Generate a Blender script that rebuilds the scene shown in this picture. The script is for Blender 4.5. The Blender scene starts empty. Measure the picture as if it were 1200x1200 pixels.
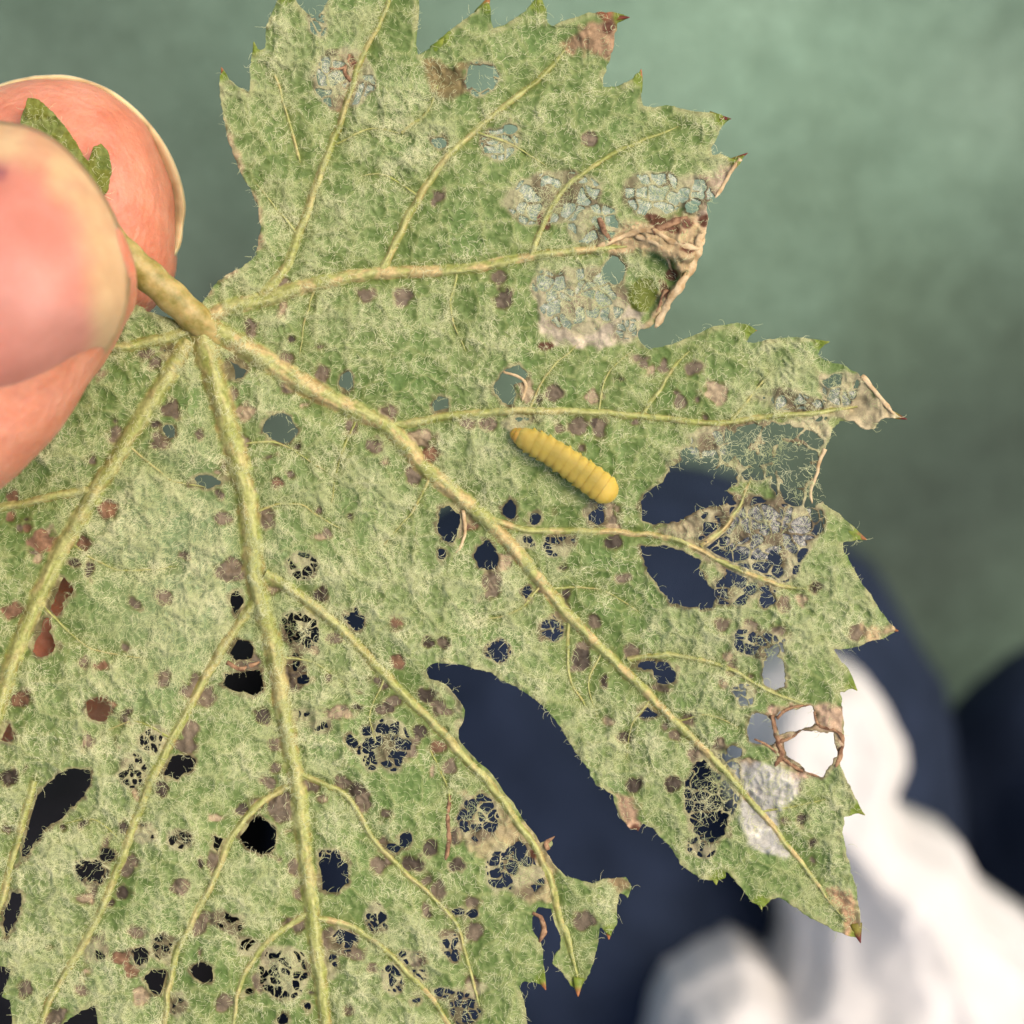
import bpy, math, random
import numpy as np
from mathutils import Vector

# ------------------------------------------------------------------ camera, sky, sun
SC = bpy.context.scene
COL = SC.collection
D0 = 0.12                  # metres from the lens to the leaf
W0 = 0.065                 # width of the leaf plane in view
S = W0 / 1200.0            # one photograph pixel on the leaf plane
Z0 = 0.53                  # height of the leaf above the ground
rng = np.random.default_rng(11)
random.seed(5)

cam_d = bpy.data.cameras.new("camera"); cam = bpy.data.objects.new("camera", cam_d); COL.objects.link(cam)
cam.location = (0, 0, Z0 + D0)
cam_d.sensor_width = 36; cam_d.lens = 36 * D0 / W0
cam_d.clip_start = 0.005; cam_d.clip_end = 60
cam_d.dof.use_dof = True; cam_d.dof.focus_distance = D0 + 0.0021
cam_d.dof.aperture_fstop = cam_d.lens / 2.1
SC.camera = cam

SUN_EL, SUN_AZ = math.radians(58), math.radians(22)   # azimuth measured from +X towards +Y: light from the right of the picture
world = bpy.data.worlds.new("World"); SC.world = world; world.use_nodes = True
wn = world.node_tree; bg = wn.nodes["Background"]
sky = wn.nodes.new("ShaderNodeTexSky"); sky.sky_type = 'NISHITA'; sky.sun_disc = False
sky.sun_elevation = SUN_EL; sky.sun_rotation = math.pi / 2 - SUN_AZ
sky.air_density = 1.0; sky.dust_density = 4.0; sky.ozone_density = 0.6
wn.links.new(sky.outputs[0], bg.inputs[0]); bg.inputs[1].default_value = 0.14
sun_d = bpy.data.lights.new("sun", 'SUN'); sun = bpy.data.objects.new("sun", sun_d); COL.objects.link(sun)
sun_d.energy = 2.0; sun_d.angle = math.radians(36); sun_d.color = (1.0, 0.90, 0.76)
sv = Vector((math.cos(SUN_AZ) * math.cos(SUN_EL), math.sin(SUN_AZ) * math.cos(SUN_EL), math.sin(SUN_EL)))
sun.rotation_euler = sv.to_track_quat('Z', 'Y').to_euler()
SC.view_settings.view_transform = 'Standard'; SC.view_settings.look = 'None'
SC.view_settings.exposure = 0.62; SC.view_settings.gamma = 1
SC.cycles.max_bounces = 8; SC.cycles.transparent_max_bounces = 12

# ------------------------------------------------------------------ helpers
def U(px, py, zmm=0.0):
    """a point of the picture at height zmm (mm) over the leaf plane -> world"""
    px = np.asarray(px, float); py = np.asarray(py, float); z = np.asarray(zmm, float) * 0.001
    k = (D0 - z) / D0
    return np.stack(np.broadcast_arrays((px - 600) * S * k, (600 - py) * S * k, Z0 + z), -1)

def lin(c, f=1.0):
    c = np.asarray(c, float) / 255.0
    return np.where(c <= 0.04045, c / 12.92, ((c + 0.055) / 1.055) ** 2.4) * f

def smooth(x, a, b):
    t = np.clip((x - a) / (b - a), 0, 1); return t * t * (3 - 2 * t)

_lat = {}
def vnoise(x, y, scale, seed=0):
    if seed not in _lat: _lat[seed] = np.random.default_rng(1000 + seed).random((256, 256))
    L = _lat[seed]; x = x / scale + 57.3 + seed * 3.1; y = y / scale + 91.7 + seed * 1.7
    i = np.floor(x).astype(int); j = np.floor(y).astype(int)
    fx = x - i; fy = y - j; fx = fx * fx * (3 - 2 * fx); fy = fy * fy * (3 - 2 * fy)
    i0 = i & 255; i1 = (i + 1) & 255; j0 = j & 255; j1 = (j + 1) & 255
    return (L[j0, i0] * (1 - fx) + L[j0, i1] * fx) * (1 - fy) + (L[j1, i0] * (1 - fx) + L[j1, i1] * fx) * fy

def fbm(x, y, scale, seed=0, o=3):
    s = 0; a = 1; t = 0
    for k in range(o):
        s = s + a * vnoise(x, y, scale / 2 ** k, seed + k * 7); t += a; a *= 0.55
    return s / t

def voro(x, y, cell, seed=0):
    r = np.random.default_rng(500 + seed); JX = r.random((128, 128)); JY = r.random((128, 128)); R = r.random((128, 128))
    gx = x / cell + 40; gy = y / cell + 40
    i = np.floor(gx).astype(int); j = np.floor(gy).astype(int)
    f1 = np.full(x.shape, 9.0); f2 = np.full(x.shape, 9.0); idr = np.zeros(x.shape)
    for di in (-1, 0, 1):
        for dj in (-1, 0, 1):
            a = (i + di) & 127; b = (j + dj) & 127
            d = np.hypot(i + di + 0.1 + 0.8 * JX[b, a] - gx, j + dj + 0.1 + 0.8 * JY[b, a] - gy)
            nearer = d < f1
            f2 = np.where(nearer, f1, np.minimum(f2, d))
            idr = np.where(nearer, R[b, a], idr); f1 = np.where(nearer, d, f1)
    return f1 * cell, f2 * cell, idr

def mesh_obj(name, verts, faces, mat, parent=None, smooth_shade=True, sharp=False):
    me = bpy.data.meshes.new(name)
    verts = np.asarray(verts, np.float32)
    if isinstance(faces, np.ndarray):
        n, k = faces.shape
        me.vertices.add(len(verts)); me.vertices.foreach_set("co", verts.ravel())
        me.loops.add(n * k); me.loops.foreach_set("vertex_index", faces.astype(np.int32).ravel())
        me.polygons.add(n); me.polygons.foreach_set("loop_start", np.arange(0, n * k, k, dtype=np.int32))
        me.polygons.foreach_set("loop_total", np.full(n, k, np.int32))
    else:
        me.from_pydata([tuple(v) for v in verts], [], [tuple(int(i) for i in f) for f in faces])
    if smooth_shade: me.polygons.foreach_set("use_smooth", np.ones(len(me.polygons), bool))
    me.update(calc_edges=True); me.validate()
    if mat: me.materials.append(mat)
    o = bpy.data.objects.new(name, me); COL.objects.link(o)
    if parent is not None:
        o.parent = parent
        o.matrix_parent_inverse = parent.matrix_basis.inverted()
    return o

def set_col(o, rgb, name="tint"):
    at = o.data.color_attributes.new(name, 'FLOAT_COLOR', 'POINT')
    a = np.ones((len(o.data.vertices), 4), np.float32); a[:, :3] = rgb; at.data.foreach_set("color", a.ravel())

def empty(name, loc):
    e = bpy.data.objects.new(name, None); COL.objects.link(e); e.location = loc; e.empty_display_size = 0.01
    return e

def tag(o, label, cat=None, group=None, kind=None):
    if label: o["label"] = label
    if cat: o["category"] = cat
    if group: o["group"] = group
    if kind: o["kind"] = kind

def catmull(P, n):
    P = np.asarray(P, float); m = len(P)
    Q = np.vstack([2 * P[0] - P[1], P, 2 * P[-1] - P[-2]])
    seg = np.linalg.norm(np.diff(P[:, :2], axis=0), axis=1); c = np.concatenate([[0], np.cumsum(seg)])
    t = np.linspace(0, c[-1], n); k = np.clip(np.searchsorted(c, t, 'right') - 1, 0, m - 2)
    u = ((t - c[k]) / np.maximum(seg[k], 1e-9))[:, None]
    a, b, d, e = Q[k], Q[k + 1], Q[k + 2], Q[k + 3]
    return 0.5 * (2 * b + (d - a) * u + (2 * a - 5 * b + 4 * d - e) * u ** 2 + (3 * b - a - 3 * d + e) * u ** 3)

def tube(C, R, m=8, flat=1.0, caps=True, up=(0, 0, 1)):
    """loft along world points C with radii R; flat squashes it along 'up'"""
    C = np.asarray(C, float); n = len(C); R = np.broadcast_to(np.asarray(R, float), (n,)) if np.ndim(R) < 2 else R
    T = np.gradient(C, axis=0); T /= np.linalg.norm(T, axis=1)[:, None] + 1e-12
    up = np.asarray(up, float); A = np.cross(T, up); A /= np.linalg.norm(A, axis=1)[:, None] + 1e-9
    B = np.cross(A, T); th = np.linspace(0, 2 * np.pi, m, endpoint=False)
    if np.ndim(R) == 1: R = np.repeat(R[:, None], m, 1)
    V = C[:, None] + R[:, :, None] * (np.cos(th)[None, :, None] * A[:, None] + flat * np.sin(th)[None, :, None] * B[:, None])
    V = V.reshape(-1, 3); F = []
    i = np.arange(n - 1)[:, None] * m; j = np.arange(m)[None]; j2 = (j + 1) % m
    F = np.stack([(i + j), (i + j2), (i + m + j2), (i + m + j)], -1).reshape(-1, 4)
    F = [tuple(f) for f in F[:, ::-1]]
    if caps:
        V = np.vstack([V, C[0], C[-1]]); a, b = n * m, n * m + 1
        for k in range(m):
            F.append((a, k, (k + 1) % m)); F.append((b, (n - 1) * m + (k + 1) % m, (n - 1) * m + k))
    return V, F

# ------------------------------------------------------------------ materials
def mat_new(name):
    m = bpy.data.materials.new(name); m.use_nodes = True
    nt = m.node_tree; return m, nt, nt.nodes["Principled BSDF"], nt.nodes["Material Output"]
def nd(nt, t, **k):
    n = nt.nodes.new(t)
    for a, v in k.items(): setattr(n, a, v)
    return n
def noise(nt, scale, detail=3, rough=0.55, coord="Object", stretch=None):
    tc = nd(nt, "ShaderNodeTexCoord"); n = nd(nt, "ShaderNodeTexNoise")
    n.inputs["Scale"].default_value = scale; n.inputs["Detail"].default_value = detail; n.inputs["Roughness"].default_value = rough
    if stretch:
        mp = nd(nt, "ShaderNodeMapping"); mp.inputs["Scale"].default_value = stretch
        nt.links.new(tc.outputs[coord], mp.inputs[0]); nt.links.new(mp.outputs[0], n.inputs["Vector"])
    else: nt.links.new(tc.outputs[coord], n.inputs["Vector"])
    return n
def ramp(nt, src, stops):
    r = nd(nt, "ShaderNodeValToRGB"); e = r.color_ramp.elements
    while len(e) < len(stops): e.new(0.5)
    for k, (p, c) in enumerate(stops): e[k].position = p; e[k].color = (*lin(c), 1)
    nt.links.new(src, r.inputs[0]); return r
def bump(nt, src, bsdf, strength, dist):
    b = nd(nt, "ShaderNodeBump"); b.inputs["Strength"].default_value = strength; b.inputs["Distance"].default_value = dist
    nt.links.new(src, b.inputs["Height"]); nt.links.new(b.outputs[0], bsdf.inputs["Normal"]); return b
def mul(nt, a, b, fac=1.0, mode='MULTIPLY'):
    m = nd(nt, "ShaderNodeMix", data_type='RGBA', blend_type=mode); m.inputs[0].default_value = fac
    nt.links.new(a, m.inputs[6]); nt.links.new(b, m.inputs[7]); return m

def translucent_mix(nt, bsdf, out, colsock, fac, tint=1.0):
    tr = nd(nt, "ShaderNodeBsdfTranslucent"); nt.links.new(colsock, tr.inputs[0])
    mx = nd(nt, "ShaderNodeMixShader"); mx.inputs[0].default_value = fac
    nt.links.new(bsdf.outputs[0], mx.inputs[1]); nt.links.new(tr.outputs[0], mx.inputs[2])
    nt.links.new(mx.outputs[0], out.inputs[0]); return mx

def mat_leaf():
    m, nt, b, out = mat_new("woolly_leaf_tissue")
    at = nd(nt, "ShaderNodeAttribute", attribute_name="tint")
    n = noise(nt, 9000, 3, 0.6); r = ramp(nt, n.outputs[0], [(0.25, (205, 205, 205)), (0.75, (255, 255, 255))])
    c = mul(nt, at.outputs[0], r.outputs[0])
    nt.links.new(c.outputs[2], b.inputs["Base Color"]); b.inputs["Roughness"].default_value = 0.62
    b.inputs["Specular IOR Level"].default_value = 0.3
    bump(nt, n.outputs[0], b, 0.5, 0.00006)
    translucent_mix(nt, b, out, c.outputs[2], 0.18)
    return m
def mat_plain(name, c1, c2, scale, rough=0.6, spec=0.3, bmp=0.4, bd=0.0001, trans=0.0, sss=0.0, stretch=None, lo=0.35, hi=0.65, attr=False):
    m, nt, b, out = mat_new(name)
    n = noise(nt, scale, 4, 0.6, stretch=stretch); r = ramp(nt, n.outputs[0], [(lo, c1), (hi, c2)])
    src = r.outputs[0]
    if attr:
        at = nd(nt, "ShaderNodeAttribute", attribute_name="tint"); src = mul(nt, at.outputs[0], r.outputs[0]).outputs[2]
    nt.links.new(src, b.inputs["Base Color"]); b.inputs["Roughness"].default_value = rough
    b.inputs["Specular IOR Level"].default_value = spec
    if bmp: bump(nt, n.outputs[0], b, bmp, bd)
    if sss:
        b.inputs["Subsurface Weight"].default_value = 1.0; b.inputs["Subsurface Radius"].default_value = (1.0, 0.35, 0.2)
        b.inputs["Subsurface Scale"].default_value = sss
    if trans: translucent_mix(nt, b, out, src, trans)
    return m

M_LEAF = mat_leaf()
M_VEIN = mat_plain("leaf_vein", (205, 205, 200), (255, 255, 255), 3500, 0.6, 0.25, 0.5, 0.00008, trans=0.12, attr=True)
M_STRAND = mat_plain("dried_brown_strand", (88, 58, 40), (156, 122, 90), 2500, 0.7, 0.2, 0.4)
M_DRYROLL = mat_plain("dried_tan_roll", (172, 140, 96), (212, 188, 146), 1500, 0.55, 0.3, 0.7, 0.0002, trans=0.15)
M_HAIR = mat_plain("cobweb_hair", (178, 185, 130), (220, 218, 174), 500, 0.6, 0.2, 0, trans=0.3)
M_TOOTH = mat_plain("leaf_tooth_gland", (205, 205, 205), (255, 255, 255), 3000, 0.5, 0.3, 0.4, attr=True, trans=0.15)
M_PETIOLE = mat_plain("leaf_stalk", (126, 116, 50), (176, 156, 98), 1100, 0.5, 0.35, 0.5, 0.0001, sss=0.0006)

def mat_film():
    m, nt, b, out = mat_new("eaten_leaf_film")
    n = noise(nt, 3500, 4, 0.65); r = ramp(nt, n.outputs[0], [(0.3, (190, 184, 162)), (0.7, (238, 230, 212))])
    nt.links.new(r.outputs[0], b.inputs["Base Color"]); b.inputs["Roughness"].default_value = 0.35
    bump(nt, n.outputs[0], b, 0.6, 0.0001)
    tr = nd(nt, "ShaderNodeBsdfTransparent"); mx = nd(nt, "ShaderNodeMixShader")
    rr = nd(nt, "ShaderNodeMapRange"); rr.inputs[1].default_value = 0.35; rr.inputs[2].default_value = 0.65
    rr.inputs[3].default_value = 0.06; rr.inputs[4].default_value = 0.42
    nt.links.new(n.outputs[0], rr.inputs[0]); nt.links.new(rr.outputs[0], mx.inputs[0])
    nt.links.new(tr.outputs[0], mx.inputs[1]); nt.links.new(b.outputs[0], mx.inputs[2]); nt.links.new(mx.outputs[0], out.inputs[0])
    return m
M_FILM = mat_film()

# ------------------------------------------------------------------ ground, person in trousers, crumpled white paper
def mat_ground():
    m, nt, b, out = mat_new("pale_green_ground")
    n = noise(nt, 5.5, 3, 0.5); r = ramp(nt, n.outputs[0], [(0.34, (108, 128, 104)), (0.5, (126, 150, 128)), (0.66, (146, 168, 146))])
    n2 = noise(nt, 220, 4, 0.7); r2 = ramp(nt, n2.outputs[0], [(0.3, (170, 175, 165)), (0.7, (255, 255, 255))])
    c = mul(nt, r.outputs[0], r2.outputs[0]); at = nd(nt, "ShaderNodeAttribute", attribute_name="tint"); c = mul(nt, c.outputs[2], at.outputs[0])
    nt.links.new(c.outputs[2], b.inputs["Base Color"])
    b.inputs["Roughness"].default_value = 0.85; bump(nt, n2.outputs[0], b, 0.6, 0.004); return m
gx, gy = np.meshgrid(np.linspace(-1, 1, 161), np.linspace(-1, 1, 161))
gx = np.sign(gx) * np.abs(gx) ** 3 * 15; gy = np.sign(gy) * np.abs(gy) ** 3 * 15
gv = np.stack([gx, gy, -0.006 * fbm(gx, gy, 0.12, 3)], -1).reshape(-1, 3)
q = np.arange(160 * 161).reshape(160, 161)[:, :160].ravel(); gf = np.stack([q, q + 1, q + 162, q + 161], -1)
g = mesh_obj("ground", gv, gf, mat_ground())
gt = np.ones(gx.shape) * 0.74                       # even base tone, lighter and darker patches at set spots
for cx, cy, rr, a in [(0.08, 0.16, 0.09, .33), (0.14, 0.09, 0.06, .12), (0.19, 0.04, 0.085, -.46), (0.12, -0.02, .06, -.34), (-0.10, 0.09, 0.05, -.30), (-0.16, 0.16, 0.06, -.30), (-0.05, 0.17, 0.035, .1), (0.04, 0.05, 0.05, -.05), (-0.02, 0.0, 0.05, -.25), (-0.09, 0.045, 0.04, -.34), (-0.13, 0.0, 0.05, -.3), (0.17, 0.17, 0.03, -.1)]:
    gt = gt + a * np.exp(-((gx - cx) ** 2 + (gy - cy) ** 2) / rr ** 2)
gt = gt * (0.85 + 0.3 * fbm(gx, gy, 0.06, 52)); set_col(g, np.stack([gt * 0.96, gt, gt * 0.98], -1).reshape(-1, 3))
tag(g, "blurred pale grey green ground below the leaf", kind="structure")

def remesh(o, vox, iters=4, disp=None):
    md = o.modifiers.new("r", 'REMESH'); md.mode = 'VOXEL'; md.voxel_size = vox; md.use_smooth_shade = True
    ms = o.modifiers.new("s", 'SMOOTH'); ms.factor = 0.5; ms.iterations = iters
    dg = bpy.context.evaluated_depsgraph_get(); me = bpy.data.meshes.new_from_object(o.evaluated_get(dg))
    old = o.data; o.modifiers.clear(); o.data = me; me.name = o.name; bpy.data.meshes.remove(old)
    n = len(me.vertices); co = np.empty(n * 3, np.float32); me.vertices.foreach_get("co", co); co = co.reshape(-1, 3)
    if disp is not None:
        nr = np.empty(n * 3, np.float32); me.vertices.foreach_get("normal", nr); nr = nr.reshape(-1, 3)
        co = co + nr * disp(co)[:, None]; me.vertices.foreach_set("co", co.astype(np.float32).ravel())
    me.polygons.foreach_set("use_smooth", np.ones(len(me.polygons), bool)); me.update()
    return co

def blob_chain(pts, m=24, flat=None):
    """pts: rows x,y,z,radius(m) (world) -> closed rounded loft"""
    P = catmull(np.asarray(pts, float), max(24, len(pts) * 8)); C = P[:, :3]; R = P[:, 3].copy()
    T0 = C[0] - C[1]; T0 /= np.linalg.norm(T0); T1 = C[-1] - C[-2]; T1 /= np.linalg.norm(T1)
    a = np.linspace(np.pi / 2, 0.0, 10)[:-1]
    c0 = C[0] + np.outer(np.sin(a) * R[0], T0); r0 = np.cos(a) * R[0] + 1e-5
    a = a[::-1]; c1 = C[-1] + np.outer(np.sin(a) * R[-1], T1); r1 = np.cos(a) * R[-1] + 1e-5
    C = np.vstack([c0, C, c1]); R = np.concatenate([r0, R, r1])
    return tube(C, R, m, flat if flat else 1.0)

def join(parts):
    V = []; F = []; n = 0
    for v, f in parts:
        V.append(v); F += [tuple(int(i) + n for i in q) for q in f]; n += len(v)
    return np.vstack(V), F

person = empty("person", (0.06, -0.25, 0.0))
tag(person, "person in dark navy trousers pinching the leaf stalk between thumb and fingertip", "person")

def mat_trousers():
    m, nt, b, out = mat_new("navy_cotton")
    n = noise(nt, 60, 4, 0.6); r = ramp(nt, n.outputs[0], [(0.3, (22, 30, 44)), (0.7, (36, 45, 63))])
    nt.links.new(r.outputs[0], b.inputs["Base Color"]); b.inputs["Roughness"].default_value = 0.9
    b.inputs["Specular IOR Level"].default_value = 0.15
    w = nd(nt, "ShaderNodeTexWave"); w.inputs["Scale"].default_value = 600; w.inputs["Distortion"].default_value = 1
    bump(nt, w.outputs[0], b, 0.3, 0.0004); return m
legs = [
    [(0.026, -0.072, 0.165, 0.084), (0.026, -0.16, 0.165, 0.089), (0.03, -0.30, 0.165, 0.094), (0.05, -0.44, 0.175, 0.10)],
    [(0.196, -0.112, 0.165, 0.086), (0.200, -0.20, 0.165, 0.089), (0.20, -0.32, 0.165, 0.093), (0.17, -0.46, 0.175, 0.10)],
    [(0.04, -0.07, 0.07, 0.066), (0.02, -0.2, 0.062, 0.055), (0.03, -0.42, 0.05, 0.042)],
    [(0.185, -0.125, 0.07, 0.07), (0.2, -0.25, 0.062, 0.055), (0.19, -0.46, 0.05, 0.042)],
    [(0.157, -0.082, 0.155, 0.047), (0.21, -0.082, 0.155, 0.047), (0.23, -0.10, 0.155, 0.047)],
    [(0.0, -0.47, 0.2, 0.105), (0.11, -0.50, 0.21, 0.12), (0.22, -0.47, 0.2, 0.105)],
]
v, f = join([blob_chain(l, 32) for l in legs])
tr = mesh_obj("trousers", v, f, mat_trousers(), person)
def cloth(co):
    x, y, z = co.T
    return 0.006 * (np.abs(fbm(x + 0.4 * z, y * 0.6, 0.06, 21) - 0.5) * -2 + 0.5) + 0.003 * fbm(x, y + z, 0.02, 33)
remesh(tr, 0.004, 4, cloth)
tr["label"] = "dark navy trousers, two thighs side by side"

# dark cloth sheet added at the lower left so leaf holes there look black
xs, ys = np.meshgrid(np.linspace(-0.34, -0.045, 90), np.linspace(-0.44, -0.012, 120))
edge = np.minimum(-0.052 + 0.012 * np.sin(ys * 25) - xs, -0.016 - 0.03 * fbm(xs, xs * 0, 0.05, 5) - ys)
hz = 0.05 + 0.23 * smooth(edge, -0.006, 0.035) + 0.02 * (fbm(xs, ys, 0.07, 8) - 0.5) + 0.012 * np.abs(fbm(xs + ys, ys, 0.05, 9) - .5)
jv = np.stack([xs, ys, hz], -1).reshape(-1, 3); q = np.arange(119 * 90).reshape(119, 90)[:, :89].ravel()
jk = mesh_obj("dark_backing", jv, np.stack([q, q + 1, q + 91, q + 90], -1),
              mat_plain("black_backing_cloth", (13, 13, 16), (24, 24, 28), 200, 0.9, 0.1, 0.3, 0.0005), person)
md = jk.modifiers.new("t", 'SOLIDIFY'); md.thickness = 0.002

def pip(px, py, poly):
    poly = np.asarray(poly, float); ins = np.zeros(px.shape, bool); n = len(poly)
    for k in range(n):
        x0, y0 = poly[k]; x1, y1 = poly[(k + 1) % n]
        if y0 == y1: continue
        c = ((y0 > py) != (y1 > py)); ins ^= c & (px < (x1 - x0) * (py - y0) / (y1 - y0) + x0)
    return ins
def polydist(px, py, poly, closed=True, cull=None):
    poly = np.asarray(poly, float); n = len(poly); d = np.full(px.shape, 1e3)
    for k in range(n if closed else n - 1):
        a = poly[k]; b = poly[(k + 1) % n]; ab = b - a; L = max(ab @ ab, 1e-9)
        t = np.clip(((px - a[0]) * ab[0] + (py - a[1]) * ab[1]) / L, 0, 1)
        d = np.minimum(d, np.hypot(px - a[0] - t * ab[0], py - a[1] - t * ab[1]))
    return d
def sdpoly(px, py, poly):
    d = polydist(px, py, poly); return np.where(pip(px, py, poly), d, -d)

TISSUE = [(985, 776), (1012, 788), (1040, 826), (1060, 872), (1064, 900), (1050, 936), (1056, 956), (1092, 972), (1124, 986),
          (1140, 1014), (1152, 1042), (1180, 1060), (1230, 1096), (1330, 1200), (1400, 1400), (1200, 1560), (800, 1560), (730, 1400), (762, 1240),
          (776, 1186), (790, 1156), (822, 1138), (866, 1118), (896, 1134), (918, 1156), (930, 1120), (932, 1076), (904, 1005),
          (866, 930), (868, 850), (890, 795), (930, 772)]
px, py = np.meshgrid(np.arange(690, 1450, 3.0), np.arange(735, 1600, 3.0))
sd = sdpoly(px, py, TISSUE) + 5 * (fbm(px, py, 50, 41) - 0.5)
wx = px + 60 * (fbm(px, py, 150, 42) - .5); wy = py + 60 * (fbm(px, py, 150, 43) - .5)
rid = 1 - np.abs(fbm(wx + wy * 0.3, wy * 0.6, 120, 44, 2) - 0.5) * 3.6
rid2 = 1 - np.abs(fbm(wx - wy * .4, wy * 0.8, 230, 45, 2) - 0.5) * 2.6
zt = -282 + 26 * smooth(sd, -9, 3) + 11 * smooth(sd, 0, 40) + 8 * smooth(sd, 20, 200)
zt = zt + (5 * np.clip(rid, 0, 1) ** 1.6 + 8 * np.clip(rid2, 0, 1) ** 1.5 - 6) * smooth(sd, 0, 60) + 1.5 * fbm(px, py, 26, 46)
kk = (D0 + 0.258) / D0
tv = np.stack([(px - 600) * S * kk, (600 - py) * S * kk, Z0 + zt * 0.001], -1)
ok = sd > -9; ny, nx = px.shape
idx = np.arange(ny * nx).reshape(ny, nx)
qm = ok[:-1, :-1] & ok[1:, :-1] & ok[:-1, 1:] & ok[1:, 1:]
tf = np.stack([idx[:-1, :-1][qm], idx[1:, :-1][qm], idx[1:, 1:][qm], idx[:-1, 1:][qm]], -1)
tv = tv.reshape(-1, 3); uq, inv = np.unique(tf, return_inverse=True)
tissue = mesh_obj("crumpled_paper", tv[uq], inv.reshape(-1, 4), mat_plain("white_tissue", (224, 219, 212), (234, 229, 223), 60, 0.8, 0.15, 0.2, 0.001, trans=0.4))
md = tissue.modifiers.new("t", 'SOLIDIFY'); md.thickness = 0.002; md.offset = -1
tag(tissue, "crumpled white paper lying blurred on the navy trousers below the right leaf tip", "paper")

# ------------------------------------------------------------------ the leaf: data traced in photograph pixels on the leaf plane
OUT = [(243,348),(250,335),(265,322),(285,312),(300,298),(305,270),(303,243),(293,220),(283,205),(276,186),(267,163),(262,140),(257,112),
 (258,88),(262,82),(268,92),(280,102),(292,108),(293,90),(294,66),(298,52),(304,58),(311,56),(312,30),(320,10),(328,-4),(336,-14),(344,-3),(352,8),(366,22),(376,14),(383,3),
 (392,-20),(410,-42),(432,-66),(455,-60),(478,-30),(491,0),(490,30),(487,52),(490,64),(500,58),(511,50),(523,38),(540,25),(558,12),(572,0),(575,10),(576,24),(578,34),(590,29),
 (602,22),(614,14),(624,2),(630,-4),(636,2),(640,12),(642,26),(648,30),(656,26),(668,21),(686,16),(702,14),(720,14),(736,20),(724,26),(720,45),(718,60),(712,76),(707,92),(707,102),
 (720,102),(733,97),(742,91),(750,84),(752,96),(751,110),(753,124),(766,125),(781,123),(800,127),(825,132),(843,134),(856,139),(846,148),(840,161),(834,173),(835,181),(845,180),(860,187),(872,182),
 (868,191),(858,201),(851,211),(843,224),(836,232),(829,236),(827,245),(830,257),(827,268),(826,282),(819,297),(810,312),(803,326),(790,345),(779,361),(769,378),(761,386),(750,385),(746,392),(752,402),
 (762,409),(783,405),(800,398),(815,392),(830,384),(841,381),(860,379),(875,380),(886,387),(880,392),(874,401),(885,402),(900,398),(925,395),(945,396),(968,401),(962,409),(958,416),
 (966,422),(978,425),(992,430),(1007,438),(1015,450),(1030,465),(1045,481),(1058,490),(1045,489),(1034,490),(1026,501),(1018,504),(1008,500),(1000,493),(985,494),(976,503),(970,520),(962,536),(957,552),(955,580),
 (966,591),(983,602),(1000,616),(1013,632),(1000,634),(989,636),(988,645),(995,655),(1006,677),(1020,696),(1034,718),(1050,738),(1038,748),(1022,751),(1007,757),(992,761),(978,761),(984,772),(992,780),(1000,795),(1003,808),
 (994,808),(985,812),(987,830),(989,850),(989,870),(984,896),(990,910),(1000,930),(1012,953),(1000,954),(989,957),(987,977),(995,1010),(1003,1040),(1007,1062),(1009,1082),(1007,1100),(993,1096),(976,1090),(950,1076),(927,1060),
 (912,1052),(903,1054),(895,1064),(882,1058),(872,1044),(860,1030),(852,1022),(850,1029),(838,1032),(820,1029),(808,1021),(797,1012),(783,990),(764,970),(752,964),(748,975),(738,970),(726,959),(718,932),(713,928),(698,920),(690,903),
 (680,890),(668,872),(660,860),(650,843),(633,825),(617,814),(602,804),(587,797),(574,788),(557,783),(543,779),(525,777),(507,777),(498,784),(503,795),(520,801),(533,813),(546,832),(544,842),(538,855),(537,868),
 (543,878),(557,892),(577,912),(593,936),(608,957),(622,978),(632,988),(645,983),(648,990),(641,998),(650,1015),(663,1027),(680,1032),(694,1036),(704,1031),(718,1029),(734,1028),(740,1040),(736,1052),(726,1046),(723,1064),(724,1080),(716,1097),
 (708,1092),(704,1087),(700,1110),(696,1128),(688,1146),(678,1163),(670,1155),(659,1140),(646,1129),(650,1119),(657,1110),(658,1094),(655,1076),(646,1066),(631,1063),(624,1076),(624,1090),(631,1101),(637,1116),(637,1132),(639,1156),
 (629,1152),(615,1150),(609,1156),(614,1172),(617,1190),(620,1215),(606,1240),(585,1245),(562,1290),(530,1270),(500,1285),(470,1320),(430,1310),(400,1335),(360,1310),(330,1290),(290,1310),(262,1330),(235,1290),(200,1270),(165,1280),(140,1240),
 (118,1212),(111,1179),(95,1184),(70,1203),(58,1240),(30,1228),(14,1204),(12,1172),(2,1168),(8,1150),(13,1135),(0,1133),(-30,1128),(-60,1100),(-44,1060),(-84,1010),(-78,960),(-110,900),(-100,820),(-135,740),(-115,660),(-145,590),(-120,520),
 (-130,440),(-90,380),(-100,330),(-40,310),(4,240),(22,150),(32,114),(46,116),(60,130),(74,146),(88,166),(103,190),(110,172),(118,167),(128,180),(130,200),(127,222),(112,240),(112,300),(140,345),(175,365),(215,378)]

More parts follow.
